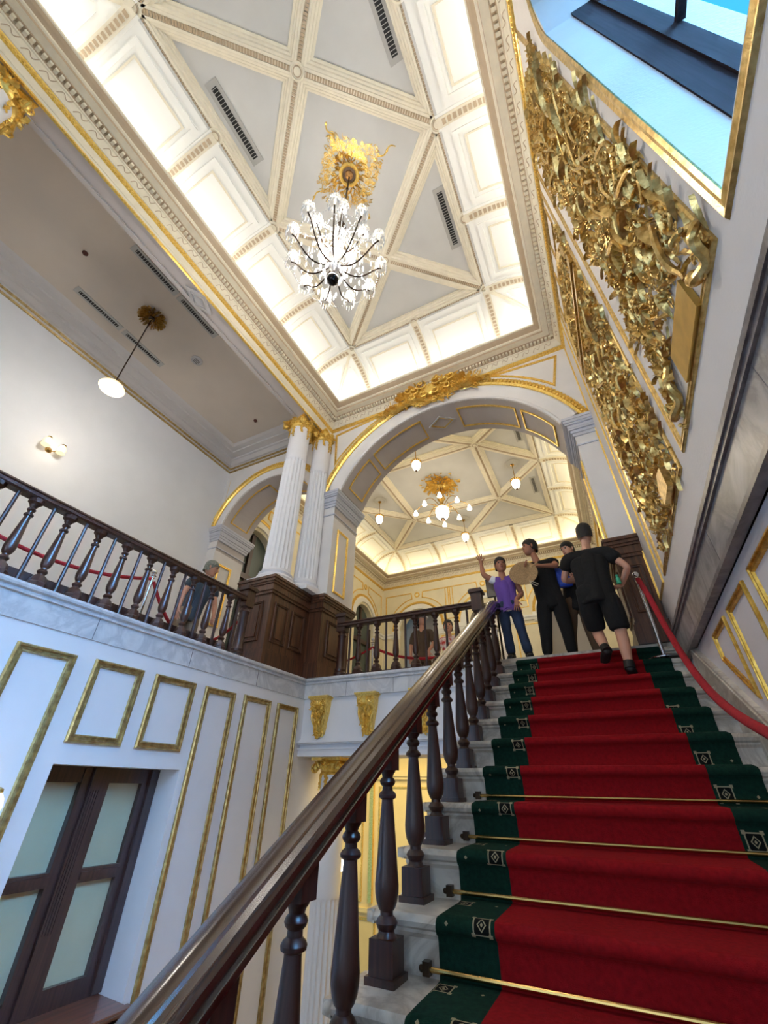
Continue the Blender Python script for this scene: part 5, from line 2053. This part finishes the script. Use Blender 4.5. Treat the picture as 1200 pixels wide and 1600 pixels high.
def hand_chain(V, E, wr, dirv, palmn, side, tag_, curl=.5, spread=.15, s=1.0):
    """five fingers; dirv: direction of hand, palmn: palm normal, side: +1/-1 thumb side along dirv x palmn"""
    d = Vector(dirv).normalized()
    n = Vector(palmn).normalized()
    sd = d.cross(n).normalized() * side
    w = Vector(wr)
    pal = w + d * .045 * s
    V[tag_ + 'p'] = (tuple(pal), (.030 * s, .020 * s))
    E.append((tag_ + 'w', tag_ + 'p'))
    p2 = w + d * .078 * s
    V[tag_ + 'q'] = (tuple(p2), (.034 * s, .016 * s))
    E.append((tag_ + 'p', tag_ + 'q'))
    for i, (off, L_) in enumerate(((.030, .070), (.010, .080), (-.010, .074), (-.029, .058))):
        a = spread * (1.5 - i) * 1.0
        dr = (d * cos(a) + sd * sin(a)).normalized()
        b0 = p2 + sd * off * s + d * .008 * s
        b1 = b0 + dr * L_ * .5 * s + n * (-.0) + n * curl * .012
        b2 = b1 + (dr * (1 - curl * .5) + n * curl).normalized() * L_ * .5 * s
        for j, (bb, rr_) in enumerate(((b0, .0095), (b1, .0088), (b2, .0075))):
            V['%sf%d%d' % (tag_, i, j)] = (tuple(bb), rr_ * s)
        E.append((tag_ + 'q', '%sf%d0' % (tag_, i)))
        E.append(('%sf%d0' % (tag_, i), '%sf%d1' % (tag_, i)))
        E.append(('%sf%d1' % (tag_, i), '%sf%d2' % (tag_, i)))
    t0 = pal + sd * .030 * s
    t1 = t0 + (d * .6 + sd * .8).normalized() * .035 * s
    t2 = t1 + (d * .9 + sd * .35 + n * curl * .6).normalized() * .028 * s
    V[tag_ + 't0'] = (tuple(t0), .012 * s)
    V[tag_ + 't1'] = (tuple(t1), .010 * s)
    V[tag_ + 't2'] = (tuple(t2), .008 * s)
    E += [(tag_ + 'p', tag_ + 't0'), (tag_ + 't0', tag_ + 't1'), (tag_ + 't1', tag_ + 't2')]

def person(label, J, skin, shirt, legs, shoes, hair, face, sleeve=.55, leglen=1.0, girth=1.0, hairlen=.0, hat=None, hands=((0, 0, -1), (0, 0, -1)), curl=.6, headup=(0, 0, 1), group=None, hs=1.0, palms=((0, 1, 0), (0, 1, 0)), vest=None):
    g = girth
    o = thing('person', J['base'], label, 'person')
    V, E = {}, []
    def add(n, p, r, to=None):
        V[n] = (tuple(p), r)
        if to:
            E.append((to, n))
    chest = J['chest']
    pel = J['pelvis']
    yoke = lerp(lerp(J['shL'], J['shR'], .5), chest, .25)
    add('pel', pel, .080 * g)
    add('ab', lerp(pel, chest, .45), .075 * g, 'pel')
    add('ch', chest, .085 * g, 'ab')
    add('nb', lerp(chest, J['neck'], .75), .055, 'ch')
    add('nk', J['neck'], .046, 'nb')
    add('hd', lerp(J['neck'], J['head'], .6), .045, 'nk')
    for s_ in 'LR':
        add('hp' + s_, J['hip' + s_], .070 * g, 'pel')
        add('th' + s_, lerp(J['hip' + s_], J['kn' + s_], .5), .072 * g, 'hp' + s_)
        add('kn' + s_, J['kn' + s_], .056, 'th' + s_)
        add('cf' + s_, lerp(J['kn' + s_], J['an' + s_], .35), .060, 'kn' + s_)
        add('an' + s_, J['an' + s_], .036, 'cf' + s_)
        add('to' + s_, J['to' + s_], .030, 'an' + s_)
    vs, fs = skinmesh(V, E, 'pel')
    b = MB()
    b.add(vs, fs, 0, True)
    V, E = {}, []
    add('yk', yoke, .060 * g)
    for s_ in 'LR':
        add('s' + s_, J['sh' + s_], .046 * g, 'yk')
        add('u' + s_, lerp(J['sh' + s_], J['el' + s_], .3), .044, 's' + s_)
        add('e' + s_, J['el' + s_], .037, 'u' + s_)
        add('m' + s_, lerp(J['el' + s_], J['wr' + s_], .35), .036, 'e' + s_)
        wn_ = 'h' + s_ + 'w'
        add(wn_, J['wr' + s_], .024, 'm' + s_)
        i = 0 if s_ == 'L' else 1
        hand_chain(V, E, J['wr' + s_], hands[i], palms[i], 1, 'h' + s_, curl=curl, s=hs)
    vs, fs = skinmesh(V, E, 'yk')
    b.add(vs, fs, 0, True)
    W = head_geo(b, J['head'], face, headup, 0, hs)
    b.build('body', [skin, EYE, LIP], o, sharp=80)
    def torso(mbx, r, low, sl, slr):
        """garment: centre column, two side columns and a yoke with sleeves"""
        V.clear(); E.clear()
        add('bt', lerp(pel, chest, low), r * .98)
        add('pel', pel, r, 'bt')
        add('ab', lerp(pel, chest, .45), r * .95, 'pel')
        add('ch', chest, r * 1.06, 'ab')
        add('nb', lerp(chest, J['neck'], .62), .066 * g, 'ch')
        vs, fs = skinmesh(V, E, 'pel')
        mbx.add(vs, fs, 0, True)
        for s_ in 'LR':
            V.clear(); E.clear()
            hq, sq = J['hip' + s_], J['sh' + s_]
            hx = lerp(pel, hq, .75)
            add('a', (hx[0], hx[1], lerp(pel, chest, low)[2]), r * .80)
            add('b', (hx[0], hx[1], pel[2]), r * .80, 'a')
            add('c', lerp(lerp(pel, chest, .45), lerp(hx, sq, .5), .5), r * .76, 'b')
            add('d', lerp(chest, sq, .50), r * .80, 'c')
            add('e', lerp(yoke, sq, .55), .070 * g, 'd')
            vs, fs = skinmesh(V, E, 'b')
            mbx.add(vs, fs, 0, True)
        V.clear(); E.clear()
        add('yk', yoke, .074 * g)
        for s_ in 'LR':
            add('s' + s_, J['sh' + s_], slr, 'yk')
            if sl > 0:
                add('u' + s_, lerp(J['sh' + s_], J['el' + s_], sl * .45), slr, 's' + s_)
                add('e' + s_, lerp(J['sh' + s_], J['el' + s_], sl), slr * .88, 'u' + s_)
        vs, fs = skinmesh(V, E, 'yk')
        mbx.add(vs, fs, 0, True)
    b = MB()
    torso(b, .122 * g, -.42, sleeve, .072 * g)
    b.build('shirt', shirt, o, sharp=80)
    if vest:
        b = MB()
        torso(b, .134 * g, -.30, 0, .080 * g)
        b.build('vest', vest, o, sharp=80)
    # trousers
    V, E = {}, []
    add('wa', lerp(pel, chest, .25), .118 * g)
    add('pel', pel, .128 * g, 'wa')
    for s_ in 'LR':
        add('hp' + s_, J['hip' + s_], .104 * g, 'pel')
        if leglen >= .99:
            add('th' + s_, lerp(J['hip' + s_], J['kn' + s_], .5), .094 * g, 'hp' + s_)
            add('kn' + s_, J['kn' + s_], .075 * g, 'th' + s_)
            add('an' + s_, lerp(J['kn' + s_], J['an' + s_], .93), .062, 'kn' + s_)
        else:
            add('th' + s_, lerp(J['hip' + s_], J['kn' + s_], .5), .098 * g, 'hp' + s_)
            add('kn' + s_, lerp(J['hip' + s_], J['kn' + s_], leglen), .084 * g, 'th' + s_)
            add('hm' + s_, lerp(J['hip' + s_], J['kn' + s_], leglen + .06), .080 * g, 'kn' + s_)
    vs, fs = skinmesh(V, E, 'pel')
    b = MB()
    b.add(vs, fs, 0, True)
    b.build('trousers' if leglen > .99 else 'shorts', legs, o, sharp=80)
    # shoes
    for s_ in 'LR':
        an, to = Vector(J['an' + s_]), Vector(J['to' + s_])
        d = (to - an)
        fw = d.normalized()
        heel = an - fw * .05 + Vector((0, 0, -.045))
        V.clear(); E.clear()
        add('h', tuple(heel + Vector((0, 0, .015))), .044)
        add('m', tuple(lerp(an, to, .5)), .050, 'h')
        add('t', tuple(to + fw * .03), .038, 'm')
        vs, fs = skinmesh(V, E, 'h')
        b = MB()
        b.add(vs, fs, 0, True)
        kv = (Vector(J['kn' + s_]) - an).normalized()
        b.tube([tuple(an - kv * .03 - fw * .01), tuple(an + kv * .01), tuple(an + kv * .05)], [.046, .047, .044], 12)
        b.build('shoe', shoes, o, sharp=80)
    # hair
    b = MB()
    rings = []
    for i in range(7):
        zz = [-.03, .0, .04, .075, .105, .124, .131][i] * 1.0
        a = [.076, .081, .083, .078, .060, .034, .008][i]
        ring = []
        for j in range(20):
            t = 2 * pi * j / 20
            fr = sin(t)          # +1 front
            z2 = zz
            if i < 2 and fr > 0:
                z2 = zz + .075 * fr
            if i == 0 and fr < .1:
                z2 = zz - .035 - hairlen
            ring.append(W(a * cos(t), a * 1.24 * fr - .008, z2))
        rings.append(ring)
    b.loft(rings, 0, True, cap=False)
    b.build('hair', hair, o, sharp=80)
    if hat:
        b = MB()
        rings = []
        for z, a in ((.0, .135), (.012, .138), (.03, .088), (.06, .086), (.11, .075), (.14, .045), (.146, .01)):
            rings.append([W(a * cos(2 * pi * j / 22), a * 1.12 * sin(2 * pi * j / 22) - .005, z + .01) for j in range(22)])
        b.loft(rings, 0, True)
        b.build('hat', hat, o, sharp=60)
    return o

# man climbing in black T-shirt and shorts, seen from behind
y0 = 4.42
person('man in black T-shirt and black shorts climbing the last steps, seen from behind',
       dict(base=(.24, 4.44, .85), pelvis=(.15, 4.50, 1.70), chest=(.17, 4.54, 2.06), neck=(.19, 4.55, 2.25), head=(.21, 4.57, 2.41),
            shL=(-.02, 4.54, 2.13), shR=(.36, 4.50, 2.11), elL=(-.12, 4.62, 1.92), elR=(.50, 4.44, 1.88), wrL=(.10, 4.84, 1.98), wrR=(.41, 4.60, 1.76),
            hipL=(.06, 4.50, 1.64), hipR=(.25, 4.48, 1.63), knL=(.07, 4.66, 1.34), knR=(.27, 4.50, 1.27), anL=(.10, 4.52, 1.12), anR=(.25, 4.47, .945),
            toL=(.06, 4.62, 1.03), toR=(.27, 4.62, .885)),
       SKIN, CLBLACK, CLBLACK, SHOE, HAIRB, (-.15, 1, .1), sleeve=.62, leglen=.90, girth=1.17, hands=((.2, 1, .1), (-.9, .2, -.1)), palms=((0, 0, -1), (0, 0, -1)))
b = MB()
b.lathe([(.001, 1.74), (.022, 1.745), (.022, 1.80), (.012, 1.815), (.014, 1.84), (.001, 1.845)], (.385, 4.50, 0), 12)
tag(b.build('bottle', GREENP, loc=(.385, 4.50, 1.74)), 'small green bottle at the hip of the man in shorts', 'bottle')

# guide in purple vest
person('guide in purple vest and jeans raising one open hand at the top of the stair',
       dict(base=(-.84, 5.15, FL), pelvis=(-.84, 5.16, 1.95), chest=(-.85, 5.15, 2.20), neck=(-.86, 5.14, 2.36), head=(-.86, 5.13, 2.50),
            shL=(-.98, 5.14, 2.30), shR=(-.72, 5.16, 2.29), elL=(-1.09, 5.08, 2.38), elR=(-.66, 5.20, 2.08), wrL=(-1.11, 5.12, 2.56), wrR=(-.72, 5.02, 1.95),
            hipL=(-.92, 5.16, 1.90), hipR=(-.77, 5.16, 1.90), knL=(-.91, 5.16, 1.60), knR=(-.74, 5.19, 1.60), anL=(-.90, 5.18, 1.31), anR=(-.70, 5.22, 1.31),
            toL=(-.90, 5.06, 1.27), toR=(-.68, 5.10, 1.27)),
       SKIN2, CLWHITE, CLJEAN, SHOE, HAIRB, (.35, -1, -.1), sleeve=.40, girth=.80, hs=.92, hands=((-.1, -.1, 1), (0, 0, -1)), palms=((0, -1, 0), (0, 1, 0)), curl=.12, vest=CLPURP)

# man in black holding a straw fan
person('man all in black with dark hair holding a round straw fan out to the left',
       dict(base=(-.48, 5.32, FL), pelvis=(-.34, 5.36, 2.03), chest=(-.40, 5.34, 2.38), neck=(-.42, 5.33, 2.60), head=(-.46, 5.32, 2.77),
            shL=(-.58, 5.34, 2.49), shR=(-.22, 5.34, 2.50), elL=(-.60, 5.22, 2.30), elR=(-.17, 5.20, 2.38), wrL=(-.56, 5.12, 2.34), wrR=(-.36, 5.12, 2.38),
            hipL=(-.44, 5.36, 1.98), hipR=(-.26, 5.36, 1.98), knL=(-.48, 5.36, 1.62), knR=(-.24, 5.38, 1.62), anL=(-.52, 5.38, 1.31), anR=(-.24, 5.42, 1.31),
            toL=(-.53, 5.26, 1.27), toR=(-.22, 5.30, 1.27)),
       SKIN2, CLBLACK, CLBLACK, SHOE, HAIRB, (-.9, -.4, 0), sleeve=.5, girth=1.08, hands=((.1, -.4, .3), (-1, -.2, 0)), palms=((1, 0, 0), (0, -1, -.2)), curl=.8)
o = thing('straw_fan', (-.57, 5.02, 2.3), 'round woven straw fan held up in front of the man in black', 'fan')
b = MB()
P = PY(5.04)
pts = [(-.575 + .165 * cos(a) * (1 + .04 * cos(2 * a)), 2.285 + .155 * sin(a)) for a in [2 * pi * i / 32 for i in range(32)]]
b.prism(pts, 0, .008, 0, P)
for i in range(15):
    a = radians(100 + i * 11.4)
    b.tube([P(-.44, 2.36, .008), P(-.575 + .16 * cos(a), 2.285 + .15 * sin(a), .010)], .0032, 5)
b.tube([P(*p, .004) for p in pts + pts[:1]], .006, 6)
b.build('blade', STRAW, o)
b = MB()
b.tube([P(-.46, 2.35, .01), P(-.38, 2.395, .01)], .010, 8)
b.build('handle', STRAW, o)
b = MB()
b.tube([P(-.52, 2.17, .01), P(-.46, 2.13, .02), P(-.42, 2.10, .02), P(-.44, 2.08, .02), P(-.49, 2.12, .01), P(-.52, 2.16, .01)], .004, 5)
b.build('loop', plain('cord_cream', (220, 205, 180), .8), o)

# person behind in brown trousers with blue bag
person('person in black top and brown trousers standing behind, partly hidden by the climbing man',
       dict(base=(-.12, 5.68, FL), pelvis=(-.06, 5.66, 2.05), chest=(-.02, 5.66, 2.40), neck=(.0, 5.66, 2.62), head=(.0, 5.65, 2.79),
            shL=(-.18, 5.66, 2.52), shR=(.14, 5.66, 2.52), elL=(-.20, 5.56, 2.26), elR=(.17, 5.56, 2.26), wrL=(-.06, 5.42, 2.24), wrR=(.08, 5.40, 2.26),
            hipL=(-.15, 5.66, 1.98), hipR=(.02, 5.66, 1.98), knL=(-.22, 5.64, 1.62), knR=(.02, 5.62, 1.62), anL=(-.26, 5.68, 1.31), anR=(.05, 5.66, 1.31),
            toL=(-.28, 5.57, 1.27), toR=(.06, 5.54, 1.27)),
       SKIN, CLBLACK, CLBROWN, SHOE, HAIRB, (-.6, -.8, -.2), sleeve=.5, girth=1.0, hands=((.6, -.5, 0), (-.5, -.4, 0)), palms=((0, 0, 1), (0, 0, 1)))
o = thing('shoulder_bag', (-.17, 5.42, 2.2), 'bright blue soft bag hanging between the man in black and the climber', 'bag')
b = MB()
rings = []
for z, w, d in ((2.17, .085, .03), (2.19, .105, .05), (2.28, .11, .06), (2.36, .10, .05), (2.42, .08, .03), (2.44, .06, .015)):
    rings.append([(-.17 + w * cos(t) + (z - 2.3) * -.25, 5.42 + d * sin(t), z) for t in [2 * pi * i / 14 for i in range(14)]])
b.loft(rings)
b.build('body', CLBLUE, o)
b = MB()
b.tube([(-.26, 5.44, 2.42), (-.30, 5.50, 2.60), (-.20, 5.58, 2.66)], .009, 6)
b.tube([(-.14, 5.44, 2.42), (-.10, 5.52, 2.58), (-.12, 5.60, 2.62)], .009, 6)
b.build('strap', CLBLUE, o)
o = None

# gallery visitor bending
person('visitor in slate shirt and khaki trousers bending by the gallery rail, wearing a cap',
       dict(base=(-4.9, 3.62, FL), pelvis=(-4.85, 3.66, 1.98), chest=(-4.78, 3.70, 2.30), neck=(-4.74, 3.72, 2.48), head=(-4.72, 3.72, 2.62),
            shL=(-4.78, 3.52, 2.38), shR=(-4.78, 3.90, 2.38), elL=(-4.80, 3.44, 2.12), elR=(-4.72, 3.94, 2.12), wrL=(-4.74, 3.40, 1.92), wrR=(-4.6, 3.86, 1.96),
            hipL=(-4.86, 3.57, 1.93), hipR=(-4.86, 3.75, 1.93), knL=(-4.84, 3.50, 1.60), knR=(-4.84, 3.74, 1.60), anL=(-4.88, 3.46, 1.31), anR=(-4.88, 3.74, 1.31),
            toL=(-4.77, 3.46, 1.27), toR=(-4.77, 3.74, 1.27)),
       SKIN, CLSLATE, CLKHAK, SHOE, plain('patterned_cap', (150, 152, 140), .8, noise=.6, scale=60, c2=(80, 88, 78)), (.7, .6, -.2), sleeve=.55, girth=1.05, hat=None if 1 else plain('patterned_cap', (150, 152, 140), .8, noise=.6, scale=60, c2=(80, 88, 78)))
# far visitors
person('visitor in white cap and brown top seen through the landing balusters',
       dict(base=(-2.75, 7.0, FL), pelvis=(-2.75, 7.0, 1.95), chest=(-2.75, 7.0, 2.28), neck=(-2.76, 7.0, 2.48), head=(-2.77, 6.99, 2.62),
            shL=(-2.92, 7.0, 2.38), shR=(-2.58, 7.0, 2.38), elL=(-2.97, 6.96, 2.12), elR=(-2.52, 6.94, 2.12), wrL=(-2.92, 6.84, 1.94), wrR=(-2.58, 6.82, 1.98),
            hipL=(-2.83, 7.0, 1.90), hipR=(-2.67, 7.0, 1.90), knL=(-2.84, 6.98, 1.6), knR=(-2.66, 6.98, 1.6), anL=(-2.84, 7.0, 1.31), anR=(-2.66, 7.0, 1.31),
            toL=(-2.84, 6.9, 1.27), toR=(-2.66, 6.9, 1.27)),
       SKIN, CLBROWN, CLBROWN, SHOE, HAIRB, (.9, -.3, 0), sleeve=.9, girth=.80, hairlen=.08, hat=CLWHITE)
person('short visitor in red and white top behind the landing handrail',
       dict(base=(-2.20, 6.85, FL), pelvis=(-2.20, 6.85, 1.80), chest=(-2.20, 6.85, 2.06), neck=(-2.20, 6.85, 2.22), head=(-2.20, 6.84, 2.36),
            shL=(-2.35, 6.85, 2.14), shR=(-2.05, 6.85, 2.14), elL=(-2.40, 6.80, 1.92), elR=(-2.0, 6.8, 1.92), wrL=(-2.34, 6.66, 1.86), wrR=(-2.06, 6.66, 1.86),
            hipL=(-2.27, 6.85, 1.75), hipR=(-2.13, 6.85, 1.75), knL=(-2.27, 6.83, 1.52), knR=(-2.13, 6.83, 1.52), anL=(-2.27, 6.85, 1.31), anR=(-2.13, 6.85, 1.31),
            toL=(-2.27, 6.75, 1.27), toR=(-2.13, 6.75, 1.27)),
       SKIN, plain('red_white_cloth', (200, 60, 50), .8, noise=.9, scale=16, c2=(236, 228, 220)), CLBROWN, SHOE, HAIRB, (.3, -1, 0), sleeve=.6, girth=.85)

for ob_ in bpy.data.objects:
    if '_w' in ob_:
        del ob_['_w']
